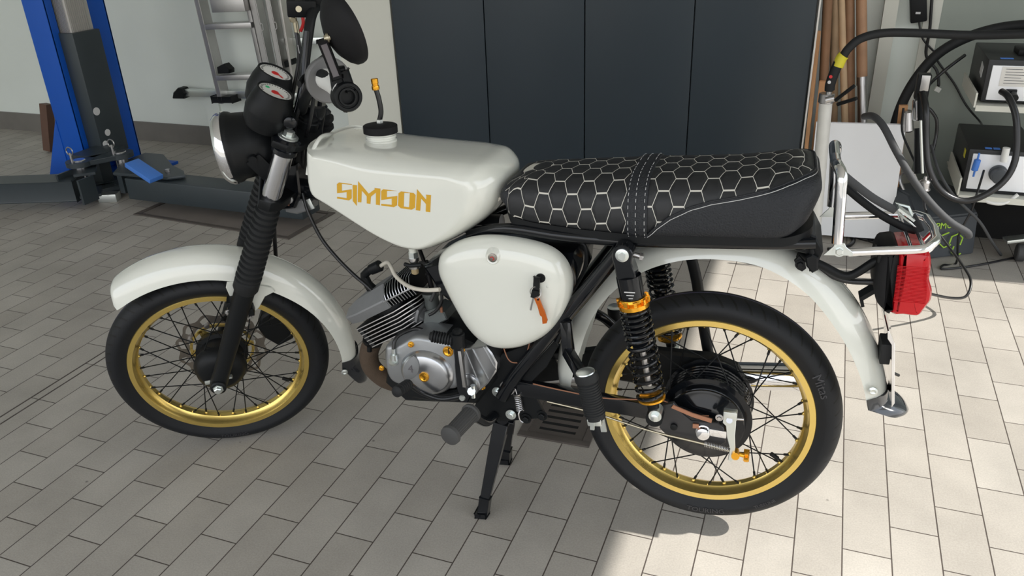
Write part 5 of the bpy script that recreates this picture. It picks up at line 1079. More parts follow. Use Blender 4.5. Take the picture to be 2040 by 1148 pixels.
# ---- rear shocks
def shock(sg):
    Y = -0.135
    T = V3((-0.1518,-0.135,0.3952)); Bm = V3((-0.0905,-0.135,0.0509)); d = (Bm-T); L = d.length; dn = d.normalized()
    def fl(b):
        if sg > 0:
            for v in b.verts: v.co.y = -v.co.y
        return b
    at = lambda s: T+d*s
    bm = nb(); pl = [(0.0, 0.020), (0.018, 0.014), (0.05, 0.016), (0.055, -0.016), (0.018, -0.019), (0.0, -0.020), (-0.016, -0.012), (-0.019, 0.0), (-0.014, 0.012)]
    sdir = Vector((0, 1, 0)); fx = dn.cross(sdir)
    pillow(bm, outline([(a, b) for a, b in pl], 36, 3), [(-0.017, 0.002), (-0.015, 0), (0.015, 0), (0.017, 0.002)], lambda x, y, z: T+dn*x+fx*z+sdir*y)
    lathe(bm, [(0.045, 0.017), (0.047, 0.0235), (0.090, 0.0235), (0.092, 0.0205), (0.106, 0.0205)], T, dn, 28); sb = part('shock_absorber', fl(bm), M['blk'])
    bm = nb(); lathe(bm, [(0, 0.0125), (0.003, 0.0125), (0.004, 0.010)], T+Vector((0, -0.017, 0)), (0, -1, 0), 28); lathe(bm, [(0.004, 0.0075), (0.008, 0.0075)], T+Vector((0, -0.017, 0)), (0, -1, 0), 6); part('mount_bolt', fl(bm), M['zinc'], par=sb)
    bm = nb(); s0 = 0.305*L
    lathe(bm, [(s0-0.016, 0.026), (s0-0.012, 0.028), (s0-0.008, 0.026), (s0-0.006, 0.024), (s0-0.004, 0.029), (s0+0.004, 0.029), (s0+0.005, 0.026)], T, dn, 32)
    for k in range(10):
        a = 2*PI*k/10; u, v = frame_of(dn); q = u*math.cos(a)+v*math.sin(a); box(bm, T+dn*(s0-0.010)+q*0.0275, (0.006, 0.006, 0.010), Matrix((q, dn.cross(q), dn)).transposed(), 0.001)
    part('preload_ring', fl(bm), M['goldb'], par=sb)
    bm = nb(); cyl(bm, at(0.30), at(0.56), 0.0175, n=24); lathe(bm, [(0, 0.0175), (0.006, 0.0165)], at(0.555), dn, 24); part('damper_body', fl(bm), M['blk'], par=sb)
    bm = nb(); cyl(bm, at(0.55), at(0.80), 0.0062, n=16); part('damper_rod', fl(bm), M['steel'], par=sb)
    def tf(s): return s*0.75 if s < 0.45 else 0.3375+(s-0.45)/0.55*0.6625
    bm = nb(); helix(bm, at(0.33), at(0.865), 0.0262, 0.0036, 12.5, 8, 24, tf); part('coil_spring', fl(bm), M['blk'], par=sb)
    bm = nb(); lathe(bm, [(0, 0.0245), (0.002, 0.0275), (0.006, 0.0275), (0.008, 0.023)], at(0.868), dn, 32); part('lower_ring', fl(bm), M['goldb'], par=sb)
    bm = nb(); lathe(bm, [(0, 0.020), (0.004, 0.021), (0.012, 0.012), (0.034, 0.0105)], at(0.885), dn, 24); lathe(bm, [(-0.014, 0.0165), (0.014, 0.0165)], Bm, (0, 1, 0), 28); part('lower_eye', fl(bm), M['sat'], par=sb)
    if sg < 0:
        for k in range(3):
            bm = nb(); q = at(0.205+0.018*k)+Vector((0.002, -0.0236, 0)); bar(bm, q+Vector((-0.010+0.003*k, 0, 0)), q+Vector((0.010-0.003*k, 0, 0.0006)), 0.0006, 0.0022 if k == 0 else 0.0014, (0, 1, 0)); part('printed_line', bm, M['ser'], par=sb)
    return sb
shock(-1); shock(1)
bm = nb(); cyl(bm, (-0.1368,-0.12,0.3855), (-0.1181,-0.12,0.3807), 0.005, n=12); lathe(bm, [(0, 0.008), (0.006, 0.008)], (-0.1247,-0.12,0.3822), (1, 0, -0.1), 6); part('indicator_stub', bm, M['steel'])

# ---- centre stand
def stand_leg(top, mid, foot, toe):
    bm = nb(); top, foot, toe = map(V3, (top, foot, toe))
    d = (foot-top).normalized(); 
    for (a, b, w0, w1) in ((top, foot, 0.034, 0.022),):
        s = Vector((1, 0, 0)); s = (s-d*s.dot(d)).normalized(); q = d.cross(s); rings = []
        for t, w_, h_ in ((0, w0, 0.022), (0.2, w0*0.95, 0.022), (0.85, w1, 0.016), (1.0, w1, 0.016)):
            c = a+(b-a)*t; rings.append([c+s*x*w_/2+q*y*h_/2 for x, y in ((-1, -0.7), (-0.8, -1), (-0.4, -1), (-0.3, -0.6), (0.3, -0.6), (0.4, -1), (0.8, -1), (1, -0.7), (1, 1), (-1, 1))])
        skin(bm, rings)
    bmesh.ops.bevel(bm, geom=[e for e in bm.edges], offset=0.0012, segments=1, affect='EDGES')
    lg = part('stand_leg', bm, M['blk'])
    bm = nb(); up_ = (top-foot).normalized(); bar(bm, foot+up_*0.034, foot+Vector((0, 0, -0.012)), 0.020, 0.024, (0, 1, 0), 0.0015); bar(bm, foot+Vector((0.010, 0, -0.008)), foot+Vector((-0.016, 0, -0.010)), 0.026, 0.012, (0, 1, 0), 0.002); part('stand_foot', bm, M['blk'], par=lg)
    return lg
NF = (-0.4886,-0.1051,-0.2764)
FF = (-0.4973,0.0968,-0.2681)
stand_leg((-0.4447,-0.055,-0.0639), None, NF, Vector(NF)+Vector((-0.006, -0.012, -0.006)))
stand_leg((-0.4679,0.05,-0.1231), None, FF, Vector(FF)+Vector((0.012, 0.012, -0.006)))
bm = nb(); cyl(bm, (-0.4329,-0.085,-0.0357), V3((-0.4329,-0.085,-0.0357))+Vector((0, 0.17, 0)), 0.014, n=20); part('stand_tube', bm, M['blk'])
bm = nb(); helix(bm, (-0.3896,-0.098,0.0424), (-0.3851,-0.098,0.0018), 0.0075, 0.0014, 9, 6, 14); tube(bm, smooth_pts([(-0.3851,-0.098,0.0018), (-0.3877,-0.102,-0.0062), (-0.3851,-0.102,-0.021), (-0.3792,-0.1,-0.0266)], 4), 0.0014, 6); cyl(bm, (-0.3933,-0.095,0.0526), (-0.3897,-0.098,0.0412), 0.0014, n=6); part('stand_spring', bm, M['steel'])
for q, r, m in (((-0.4117,-0.094,0.0523), 0.0115, 'steel'), ((-0.4369,-0.09,0.0369), 0.008, 'zinc'), ((-0.4085,-0.092,-0.0152), 0.008, 'zinc'), ((-0.3752,-0.09,-0.022), 0.008, 'sat'), ((-0.3384,-0.09,-0.0094), 0.008, 'sat')):
    bm = nb(); bolt(bm, q, (0, -1, 0), r, 0.008); part('frame_bolt', bm, M[m])
# ---- footpegs
fp0, fp1 = V3((-0.4587,-0.19,0.0431)), V3((-0.4733,-0.275,0.0398))
bm = nb(); tube(bm, smooth_pts([(-0.448,-0.09,-0.0243), (-0.4549,-0.12,-0.022), (-0.4597,-0.15,0.0023), (-0.4609,-0.18,0.0343)], 5), 0.011, 16); fpb = part('rider_peg_bar', bm, M['blk'])
dd = (fp1-fp0)
bm = nb(); pr = [(0, 0.021), (0.006, 0.0215), (0.008, 0.0175), (dd.length-0.006, 0.0165), (dd.length-0.004, 0.0215), (dd.length+0.003, 0.0205), (dd.length+0.007, 0.012)]; lathe(bm, pr, fp0, dd, 36)
for k in range(22):
    a = 2*PI*k/22; u, v = frame_of(dd); q = u*math.cos(a)+v*math.sin(a); cyl(bm, fp0+q*0.0172+dd.normalized()*0.008, fp0+q*0.0162+dd.normalized()*(dd.length-0.006), 0.0014, n=5)
part('peg_rubber', bm, M['rubg'], par=fpb)
# pillion pegs folded up
pa, pb_ = V3((-0.206,-0.235,0.1912)), V3((-0.1877,-0.235,0.096))
bm = nb(); bar(bm, (-0.2711,-0.115,0.2337), (-0.2656,-0.125,0.1665), 0.02, 0.022, (0, 1, 0), 0.003); bar(bm, (-0.2675,-0.125,0.172), (-0.2137,-0.205,0.1543), 0.022, 0.018, (0, 1, 0), 0.003); wire(bm, [(-0.2891,-0.1,0.2138), (-0.2711,-0.115,0.2337), (-0.2955,-0.1,0.1791)], 0.006, 8)
pbr = part('pillion_peg_bracket', bm, M['blk'])
bm = nb(); wire(bm, [(-0.2724,-0.118,0.235), (-0.2667,-0.12,0.2055), (-0.2663,-0.13,0.169), (-0.2374,-0.17,0.1654), (-0.2128,-0.2,0.1571)], 0.0095, 12); part('bracket_tube', bm, M['sat'], par=pbr)
dd = pb_-pa; bm = nb(); pr = [(0.0, 0.0205), (0.004, 0.0225), (0.016, 0.0225), (0.018, 0.019)]
for k in range(13):
    t = 0.020+k*(dd.length-0.028)/13; pr += [(t, 0.0185), (t+0.002, 0.0205), (t+0.0045, 0.0205), (t+0.006, 0.0185)]
pr += [(dd.length, 0.019), (dd.length+0.002, 0.015)]; lathe(bm, pr, pa, dd, 32); ppg = part('pillion_peg', bm, M['rub'], par=pbr)
bm = nb(); lathe(bm, [(-0.004, 0.008), (-0.002, 0.0175), (0.001, 0.019)], pa, dd, 28); part('peg_end_cap', bm, M['zinc'], par=pbr)
bm = nb(); bar(bm, (-0.1886,-0.235,0.1003), (-0.1869,-0.235,0.085), 0.03, 0.028, (0, 1, 0), 0.003); bar(bm, (-0.1912,-0.25,0.096), (-0.1915,-0.25,0.0782), 0.004, 0.008, (0, 1, 0)); bar(bm, (-0.1773,-0.23,0.0899), (-0.1738,-0.23,0.0635), 0.004, 0.010, (0, 1, 0)); bar(bm, (-0.1855,-0.22,0.1335), (-0.173,-0.22,0.0572), 0.004, 0.006, (0, 1, 0)); part('peg_fork', bm, M['zinc'], par=pbr)
bm = nb(); tube(bm, smooth_pts([(-0.274,0.13,0.1406), (-0.2471,0.14,0.1218), (-0.2196,0.16,0.0825)], 5), 0.0115, 14); pf = part('pillion_peg_bracket', bm, M['blk'])
bm = nb(); cyl(bm, (-0.2322,0.19,0.1297), (-0.2301,0.19,0.0801), 0.019, n=24, bev=0.003); part('pillion_peg', bm, M['rub'], par=pf)
bm = nb(); lathe(bm, [(0, 0.019), (0.003, 0.016), (0.005, 0.006)], (-0.2322,0.19,0.1297), (0, 0, 1), 24); part('peg_end_cap', bm, M['zinc'], par=pf)
bm = nb(); wire(bm, [(-0.0549,0.11,0.2998), (-0.0411,0.115,0.2412), (-0.0256,0.12,0.1449), (-0.0068,0.12,0.0474)], 0.012, 14); part('far_support_tube', bm, M['sat'])
# chain guard and exhaust on the far side
bm = nb(); prism(bm, [(-0.3298,0.0634), (-0.1916,0.0968), (-0.0927,0.0946), (0.003,0.0925), (0.0558,0.074), (0.0789,0.0278), (0.0281,-0.0035), (-0.1243,0.0031), (-0.3194,0.019)], 0.055, 0.085, 0.006); part('chain_guard', bm, M['sat'])
bm = nb(); cyl(bm, (-0.0901,0.14,-0.0051), (0.1941,0.14,0.0189), 0.031, n=32, bev=0.004); lathe(bm, [(0, 0.028), (0.02, 0.031)], (-0.1131,0.14,-0.0078), (1, 0, 0), 24); muf = part('muffler', bm, M['chrome'])
bm = nb(); wire(bm, [(-0.7639,0.06,-0.0388), (-0.6757,0.06,-0.0385), (-0.5472,0.1,-0.0541), (-0.3792,0.14,-0.0482), (-0.2549,0.14,-0.0282), (-0.1015,0.14,-0.0091)], 0.015, 16); part('exhaust_tube', bm, M['chrome'], par=muf)
bm = nb(); tube(bm, smooth_pts([(-0.7714,-0.01,0.0838), (-0.7851,-0.01,0.0517), (-0.7861,-0.005,0.015), (-0.7689,0.01,-0.0216), (-0.7504,0.03,-0.0446)], 6), 0.0225, 22); part('exhaust_wrap', bm, M['wrap'])
bm = nb(); lathe(bm, [(0, 0.022), (0.004, 0.024), (0.010, 0.024), (0.012, 0.021)], (-0.7718,-0.01,0.0811), (0.3, 0, 1), 24); cyl(bm, (-0.7633,-0.04,0.0893), (-0.7652,-0.04,0.076), 0.006, n=8); part('exhaust_flange', bm, M['sat'])

# ---- rear: rack, grab bar, lamp, plate
def mir(b):
    for v in b.verts: v.co.y = -v.co.y
    return b
rk_ = []
for sg in (-1, 1):
    f = (lambda b: b) if sg < 0 else mir
    bm = nb(); prism(bm, [(0.1923,0.3989), (0.207,0.4165), (0.2089,0.4222), (0.2242,0.423), (0.2281,0.4159), (0.2393,0.4073), (0.24,0.4009)], -0.1075, -0.1045, 0.0006); bolt(bm, (0.2174,-0.1075,0.4088), (0, -1, 0), 0.007, 0.006); o = part('rack_bracket', f(bm), M['zinc'])
bm = nb(); tube(bm, smooth_pts([(0.2129,-0.105,0.4224), (0.2115,-0.105,0.4713), (0.2097,-0.105,0.5155), (0.2091,-0.1,0.5401), (0.2033,-0.07,0.5492), (0.2039,-0.02,0.5404)], 6)+[], 0.0095, 18)
tube(bm, smooth_pts([Vector((a[0], -a[1], a[2])) for a in ((0.2129,-0.105,0.4224), (0.2115,-0.105,0.4713), (0.2097,-0.105,0.5155), (0.2091,-0.1,0.5401), (0.2033,-0.07,0.5492), (0.2039,-0.02,0.5404))], 6), 0.0095, 18)
g_ = V3((0.2039,-0.02,0.5404)); cyl(bm, g_, Vector((g_.x, -g_.y, g_.z)), 0.0095, n=18)
part('grab_bar', bm, M['chrome'])
bm = nb(); L1 = [(0.2327,-0.1,0.4041), (0.2881,-0.098,0.4095), (0.3425,-0.094,0.4139), (0.3601,-0.085,0.4179), (0.3739,-0.06,0.4205)]
L1 = [V3(a) for a in L1]; ring = smooth_pts(L1, 6); tube(bm, ring+[Vector((ring[-1].x+0.004, 0, ring[-1].z))]+[Vector((p.x, -p.y, p.z)) for p in ring[::-1]], 0.0075, 16)
o = part('luggage_rack', bm, M['chrome'])
for k in (2, 3):
    bm = nb(); cyl(bm, (L1[k].x-0.01, -0.09, L1[k].z-0.002), (L1[k].x-0.01, 0.09, L1[k].z-0.002), 0.0035, n=10); part('rack_rod', bm, M['chrome'], par=o)
bm = nb(); wire(bm, [(0.3693,0.03,0.3879), (0.3803,0.02,0.4074), (0.3837,0,0.3976), (0.3714,-0.02,0.3852), (0.3604,-0.03,0.3977)], 0.004, 10); part('rack_hook', bm, M['chrome'], par=o)
# tail support arms
bm = nb(); wire(bm, [(0.1535,-0.03,0.371), (0.199,-0.03,0.349), (0.2437,-0.03,0.3321), (0.2868,-0.03,0.3645), (0.2936,-0.03,0.3552)], 0.008, 12); part('lamp_arm', bm, M['sat'])
bm = nb(); wire(bm, [(0.1626,-0.02,0.3678), (0.2096,-0.02,0.3307), (0.2456,-0.02,0.3181), (0.2951,-0.02,0.3197)], 0.0055, 10); part('lamp_cable', bm, M['cable'])
bm = nb(); bar(bm, (0.2985,0,0.3034), (0.2715,0,0.2809), 0.03, 0.008, (0, 1, 0), 0.001); bar(bm, (0.2712,0,0.2829), (0.2766,0,0.2647), 0.03, 0.006, (0, 1, 0), 0.001); part('lamp_stay', bm, M['sat'])
bm = nb(); prism(bm, [(0.1484,0.4336), (0.1789,0.421), (0.1939,0.3934), (0.1819,0.3559), (0.1736,0.3533), (0.1674,0.387), (0.1475,0.3906), (0.1333,0.409)], -0.075, 0.075, 0.003); part('tail_bracket', bm, M['sat'])
bm = nb(); prism(bm, [(0.1461,0.375), (0.1539,0.3852), (0.1641,0.3742), (0.1677,0.3608), (0.1614,0.3545), (0.1525,0.3588)], -0.079, -0.073, 0.001); bolt(bm, (0.1569,-0.079,0.3685), (0, -1, 0), 0.006, 0.005); part('mudguard_mount', bm, M['sat'])
bm = nb(); cyl(bm, (0.1684,-0.08,0.4146), (0.1753,-0.08,0.3912), 0.005, n=10); prism(bm, [(0.164,0.3858), (0.1752,0.3922), (0.1859,0.3852), (0.1879,0.3622), (0.1783,0.3557), (0.1671,0.3686)], -0.088, -0.07, 0.003); part('indicator', bm, M['sat'])
# tail lamp
tlb = [(0.2917,0.3898), (0.2986,0.394), (0.3221,0.3925), (0.3246,0.3383), (0.3209,0.272), (0.3087,0.276), (0.2922,0.2966), (0.2863,0.3356), (0.2866,0.3695)]
TY = [(-0.056, 0.014), (-0.052, 0.005), (-0.044, 0.0), (0.044, 0.0), (0.052, 0.005), (0.056, 0.014)]
bm = nb(); pillow(bm, outline(tlb, 48, 3), TY); tl = part('tail_lamp', bm, M['matt'])
lens = [(0.3203,0.3943), (0.346,0.393), (0.3644,0.3914), (0.3705,0.3871), (0.3741,0.3657), (0.3741,0.3419), (0.3813,0.3233), (0.3823,0.3039), (0.3774,0.2918), (0.3723,0.2815), (0.3656,0.27), (0.3409,0.2708), (0.3191,0.2729), (0.322,0.3187), (0.3223,0.3574)]
bm = nb(); pillow(bm, outline(lens, 60, 2), [(-0.056, 0.012), (-0.053, 0.004), (-0.046, 0.0), (0.046, 0.0), (0.053, 0.004), (0.056, 0.012)]); ln = part('red_lens', bm, M['red'], par=tl, smooth=30)
bm = nb()
for k in range(26):
    q0, q1 = V3((0.3193,-0.0563,0.3673)), V3((0.3208,-0.0563,0.2995)); c = q0.lerp(q1, k/25); tube(bm, [c, c+Vector((0.052, 0, -0.001))], 0.0007, 5)
o = part('lens_ribs', bm, M['red'], par=tl); o['kind'] = 'stuff'
bm = nb(); box(bm, (0.3014,-0.02,0.3752), (0.03, 0.06, 0.014), None, 0.002); part('lamp_top_block', bm, M['sat'], par=tl)
# number plate carrier (seen edge on) and rubber block
bm = nb(); prism(bm, [(0.3151,0.2481), (0.3177,0.2483), (0.3301,0.2233), (0.3444,0.0998), (0.34,0.0915), (0.3252,0.2207), (0.3169,0.2326)], -0.075, 0.075, 0.0005); part('plate_carrier', bm, M['chrome'])
bm = nb(); box(bm, (0.3208,-0.03,0.1897), (0.018, 0.05, 0.042), None, 0.003); part('rubber_block', bm, M['rub'])
bm = nb(); cyl(bm, (0.3426,0.02,0.1165), (0.3646,0.05,0.0935), 0.003, n=8); part('plate_screw', bm, M['sat'])
# strap on the rack: a thing of its own
st_ = empty('luggage_strap', mtx=MB_, label='dark webbing strap with buckle stretched from grab bar to luggage rack', cat='strap')
bm = nb(); tube(bm, smooth_pts([(0.2174,-0.02,0.5199), (0.2354,-0.02,0.505), (0.2709,-0.02,0.4786), (0.3099,-0.02,0.4571)], 5), 0.0072, 10, flat=(1, 0.4)); obj('upper_webbing', bm, M['strap'], st_)
bm = nb(); tube(bm, smooth_pts([(0.2171,0,0.4986), (0.2483,0,0.4717), (0.2845,0,0.4449), (0.3242,0,0.423), (0.3498,0,0.4148)], 5), 0.0072, 10, flat=(1, 0.4)); obj('lower_webbing', bm, M['sat'], st_)
bm = nb(); tube(bm, [(0.3083,-0.02,0.4709), (0.3291,-0.02,0.4653), (0.3375,-0.02,0.4491), (0.3456,-0.02,0.429), (0.3145,-0.02,0.4527)], 0.0025, 8, closed=True); bar(bm, (0.3115,-0.02,0.4646), (0.3398,-0.02,0.4436), 0.028, 0.004, (0, 1, 0)); obj('buckle', bm, M['zinc'], st_)
bm = nb(); tube(bm, smooth_pts([(0.3351,-0.02,0.449), (0.346,-0.02,0.4328), (0.3524,-0.02,0.42)], 4), 0.008, 10, flat=(1, 0.3)); obj('hook_end', bm, M['sat'], st_)

# ---- engine
ALY = -0.118
cov = [(-0.6782,0.1377), (-0.6485,0.1444), (-0.6079,0.1678), (-0.5662,0.1659), (-0.5209,0.1609), (-0.5129,0.1487), (-0.5121,0.1066), (-0.5155,0.0546), (-0.5495,0.0416), (-0.6154,0.0386), (-0.6636,0.0416), (-0.6827,0.0559), (-0.6885,0.0869), (-0.6855,0.1184)]
bm = nb(); pillow(bm, outline(cov, 80, 3), [(-0.118, 0.010), (-0.1165, 0.006), (-0.112, 0.002), (-0.104, 0.0), (-0.04, 0.0)]); eng = part('clutch_cover', bm, M['alu'])
bcn = V3((-0.5854,-0.118,0.0836)); bm = nb()
def sx(c, R_, y, zf=1.0, n=56): return [c+Vector((R_*math.cos(2*PI*i/n), y, R_*zf*math.sin(2*PI*i/n))) for i in range(n)]
skin(bm, [sx(bcn, 0.064, 0.004, 0.86), sx(bcn, 0.061, -0.004, 0.86), sx(bcn, 0.054, -0.013, 0.86), sx(bcn, 0.050, -0.0155, 0.86), sx(bcn, 0.02, -0.016, 0.86)]); part('clutch_dome', bm, M['alupol'], par=eng)
bdg = [(-0.6041,0.1304), (-0.5951,0.1168), (-0.5962,0.0971), (-0.605,0.0813), (-0.6217,0.0707), (-0.6319,0.0744), (-0.6317,0.0968), (-0.621,0.1164)]
bm = nb(); pillow(bm, outline(bdg, 40, 3), [(-0.1365, 0.001), (-0.136, 0), (-0.125, 0)]); bd = part('cover_badge', bm, M['headalu'], par=eng)
q = V3((-0.6144,-0.1365,0.0904)); bm = text_bm('4', 0.026, 0.0006, lambda x, y, z: q+Vector((x, -z*0.5-0.0006, y))); part('badge_numeral', bm, M['inlay'], par=eng, smooth=0)
for px, r in (((-0.5858,-0.134,0.0812), 0.0105), ((-0.5303,-0.119,0.1414), 0.011), ((-0.6159,-0.118,0.1489), 0.0062), ((-0.7042,-0.1,0.0716), 0.0058), ((-0.4637,-0.105,0.0547), 0.0055), ((-0.4983,-0.115,0.1462), 0.005)):
    bm = nb(); lathe(bm, [(0, r*1.08), (0.002, r*1.08), (0.0022, r), (0.0045, r*0.95), (0.005, r*0.7), (0.0035, r*0.5), (0.0035, 0.0005)], px, (0, -1, 0), 24); part('gold_bolt', bm, M['goldb'], par=eng)
bm = nb(); q = V3((-0.5278,-0.1245,0.1445)); bar(bm, q+Vector((0, 0, -0.008)), q+Vector((0.001, 0, 0.008)), 0.0006, 0.0016, (0, 1, 0)); part('screw_slot', bm, M['sat'], par=eng)
bm = nb(); cyl(bm, (-0.6573,-0.122,0.1358), (-0.6587,-0.122,0.1147), 0.0042, n=12); cyl(bm, (-0.6578,-0.122,0.1222), (-0.6583,-0.122,0.1086), 0.008, 0.0085, n=18); lathe(bm, [(0, 0.012), (0.006, 0.011)], (-0.6632,-0.116,0.1011), (0, -0.6, 0.8), 20); part('cable_entry', bm, M['zinc'], par=eng)
bm = nb(); wire(bm, [(-0.6573,-0.122,0.1358), (-0.6548,-0.115,0.1532), (-0.6451,-0.1,0.1626), (-0.6177,-0.08,0.1676), (-0.5854,-0.08,0.1585)], 0.0042, 10); part('clutch_cable', bm, M['cable'])
bm = nb(); prism(bm, [(-0.4961,0.1461), (-0.4468,0.1583), (-0.4346,0.1418), (-0.425,0.1203), (-0.4287,0.0982), (-0.4489,0.0679), (-0.4676,0.0471), (-0.4811,0.0504), (-0.4966,0.072), (-0.5093,0.0853)], -0.112, -0.06, 0.003); sc_ = part('sprocket_cover', bm, M['alupol'])
for p0, p1 in (((938,693),(962,766)), ((948,692),(975,757)), ((962,690),(990,740))):
    pass
for a, b in (((-0.4949,-0.113,0.142), (-0.4749,-0.113,0.0813)), ((-0.4784,-0.113,0.1508), (-0.4477,-0.113,0.0796)), ((-0.4521,-0.113,0.1571), (-0.4291,-0.113,0.1036))):
    bm = nb(); bar(bm, a, b, 0.003, 0.0035, (0, 1, 0), 0.0008); part('cover_rib', bm, M['alupol'], par=sc_)
bm = nb(); lathe(bm, [(0, 0.026), (0.004, 0.025), (0.006, 0.020), (0.006, 0.015)], (-0.4929,-0.112,0.0613), (0, -1, 0), 28); part('shaft_boss', bm, M['alupol'], par=sc_)
bm = nb(); prism(bm, [(-0.6609,0.0317), (-0.5639,0.0294), (-0.5213,0.041), (-0.5226,0.0129), (-0.5423,0.0053), (-0.5907,0.0029), (-0.6368,0.0062), (-0.6559,0.0116)], -0.108, 0.09, 0.005); part('crankcase_sump', bm, M['sat'])
bm = nb(); prism(bm, [(-0.6906,0.0941), (-0.667,0.1346), (-0.6155,0.1581), (-0.5198,0.1671), (-0.4417,0.1323), (-0.4342,0.0716), (-0.4861,0.0018), (-0.6594,-0.0135), (-0.7053,0.0275)], -0.095, 0.09, 0.006); part('crankcase', bm, M['sat'])
# pedals and levers
bm = nb(); g0, g1 = V3((-0.6076,-0.165,0.0788)), V3((-0.6125,-0.215,0.0874)); dd = g1-g0; pr = [(0, 0.010)]
for k in range(6): t = 0.004+k*dd.length/7; pr += [(t, 0.0100), (t+0.002, 0.0122), (t+0.0045, 0.0122), (t+0.006, 0.0100)]
pr += [(dd.length-0.005, 0.0125), (dd.length, 0.0120), (dd.length+0.004, 0.006)]
lathe(bm, pr, g0, dd, 24); part('gear_rubber', bm, M['rub'])
bm = nb(); wire(bm, [(-0.6076,-0.165,0.0788), (-0.588,-0.15,0.0516), (-0.5471,-0.14,0.0347), (-0.4958,-0.135,0.047)], 0.006, 12); part('gear_pedal', bm, M['blk'])
bm = nb(); prism(bm, [(-0.5038,0.1693), (-0.4848,0.1712), (-0.4854,0.1122), (-0.4839,0.0763), (-0.474,0.0592), (-0.4824,0.0397), (-0.4984,0.0402), (-0.5045,0.0738), (-0.5048,0.122)], -0.152, -0.140, 0.002); kl = part('kick_lever', bm, M['blk'])
bm = nb(); bar(bm, (-0.4902,-0.153,0.1631), (-0.4864,-0.153,0.0781), 0.0015, 0.007, (0, 1, 0), 0.0006); part('lever_edge', bm, M['steel'], par=kl)
bm = nb(); lathe(bm, [(0, 0.007), (0.003, 0.006)], (-0.4936,-0.152,0.0511), (0, -1, 0), 20); cyl(bm, (-0.4713,-0.142,0.0785), (-0.4725,-0.142,0.0491), 0.0055, n=12); cyl(bm, (-0.4788,-0.135,0.059), (-0.4725,-0.15,0.0684), 0.009, n=8); part('pinch_screw', bm, M['zinc'], par=kl)
bm = nb(); cyl(bm, (-0.4966,-0.14,0.1976), (-0.4984,-0.14,0.165), 0.0155, n=24, bev=0.002); lathe(bm, [(0, 0.010), (0.006, 0.011), (0.010, 0.006)], (-0.4966,-0.14,0.1976), (0, 0, 1), 20); part('kick_pivot', bm, M['sat'], par=kl)
k0, k1 = V3((-0.5502,-0.15,0.1904)), V3((-0.5048,-0.145,0.1831)); dd = k1-k0; pr = []
for k in range(8): t = k*dd.length/8; pr += [(t, 0.0095), (t+0.0015, 0.0128), (t+0.004, 0.0128), (t+0.0052, 0.0095)]
bm = nb(); lathe(bm, [(-0.004, 0.008)]+pr+[(dd.length, 0.010)], k0, dd, 24); part('kick_rubber', bm, M['rub'], par=kl)
# cylinder and head, tilted forward
CE, CN = Vector((0.88, 0, 0.474)), Vector((-0.474, 0, 0.88)); CO = Vector((-0.700, 0, 0.127))
CM = Matrix((CE, Vector((0, 1, 0)), CN)).transposed()
cp = lambda a, y, c: CO+CE*a+CN*c+Vector((0, y, 0))
bm = nb(); cyl(bm, cp(0.02, 0, -0.04), cp(0.02, 0, 0.062), 0.036, n=32); cylr = part('cylinder', bm, M['sat'])
def two_tone(bm, ax_):
    bm.normal_update()
    for f in bm.faces: f.material_index = 0 if abs(f.normal.dot(ax_)) > 0.7 else 1
for k in range(7):
    c = -0.004+k*0.0086; e = 0.0015*k
    ol_ = [Vector((a, b, 1)) for a, b in ((-0.060-e, -0.050), (-0.052-e, -0.062), (0.050, -0.062), (0.092+e, -0.030), (0.100+e, -0.010), (0.100+e, 0.04), (0.085, 0.062), (-0.052, 0.062), (-0.060, 0.050))]
    bm = nb(); pillow(bm, ol_, [(0, 0.0), (0.0022, 0)], lambda x, y, z, c=c: cp(x, z, c+y)); two_tone(bm, CN); part('cooling_fin', bm, [M['sat'], M['ladder']], par=cylr)
bm = nb(); tube(bm, [cp(0.02, 0, -0.010), cp(0.02, 0, 0.060)], 0.050, 32); part('cylinder_core', bm, M['sat'], par=cylr)
for k in range(6):
    bm = nb(); box(bm, cp(-0.048-0.0015*k, -0.057, 0.0015+k*0.0086), (0.011, 0.009, 0.0062), CM, 0.001); part('fin_damper', bm, M['rub'], par=cylr)
    bm = nb(); box(bm, cp(0.080, -0.030, 0.0015+k*0.0086), (0.013, 0.012, 0.0062), CM, 0.001); part('fin_damper', bm, M['rub'], par=cylr)
HC = M['headalu']
bm = nb(); rings = []
for a, lo, hw, tp in ((-0.080, 0.070, 0.046, 0.090), (-0.074, 0.062, 0.052, 0.096), (-0.04, 0.060, 0.064, 0.106), (0.048, 0.060, 0.066, 0.112), (0.050, 0.062, 0.064, 0.110)):
    rings.append([cp(a, y, c) for y, c in ((-hw+0.006, lo), (-hw-0.001, 0.080), (-hw, 0.084), (-hw*0.55, tp), (hw*0.55, tp), (hw, 0.084), (hw+0.001, 0.080), (hw-0.006, lo))])
skin(bm, rings); head = part('cylinder_head', bm, HC, smooth=25)
bm = nb(); box(bm, cp(0.088, 0, 0.074), (0.076, 0.100, 0.024), CM, 0.002); part('head_base', bm, M['sat'], par=head)
for k in range(10):
    a = 0.053+k*0.0080; tp = 0.113-0.0012*abs(k-3)
    pts = [(-0.062, 0.062), (-0.067, 0.080), (-0.062, 0.092), (-0.050, 0.103), (-0.034, tp), (0.034, tp), (0.050, 0.103), (0.062, 0.092), (0.067, 0.080), (0.062, 0.062)]
    bm = nb(); skin(bm, [[cp(a+da, y, c) for y, c in pts] for da in (0, 0.0022)]); two_tone(bm, CE); part('head_fin', bm, [M['sat'], M['alupol']], par=head)
bm = nb(); bar(bm, cp(0.046, -0.0675, 0.080), cp(0.130, -0.0675, 0.080), 0.003, 0.0035, (0, 1, 0), 0.0008); part('head_flange', bm, M['alupol'], par=head)
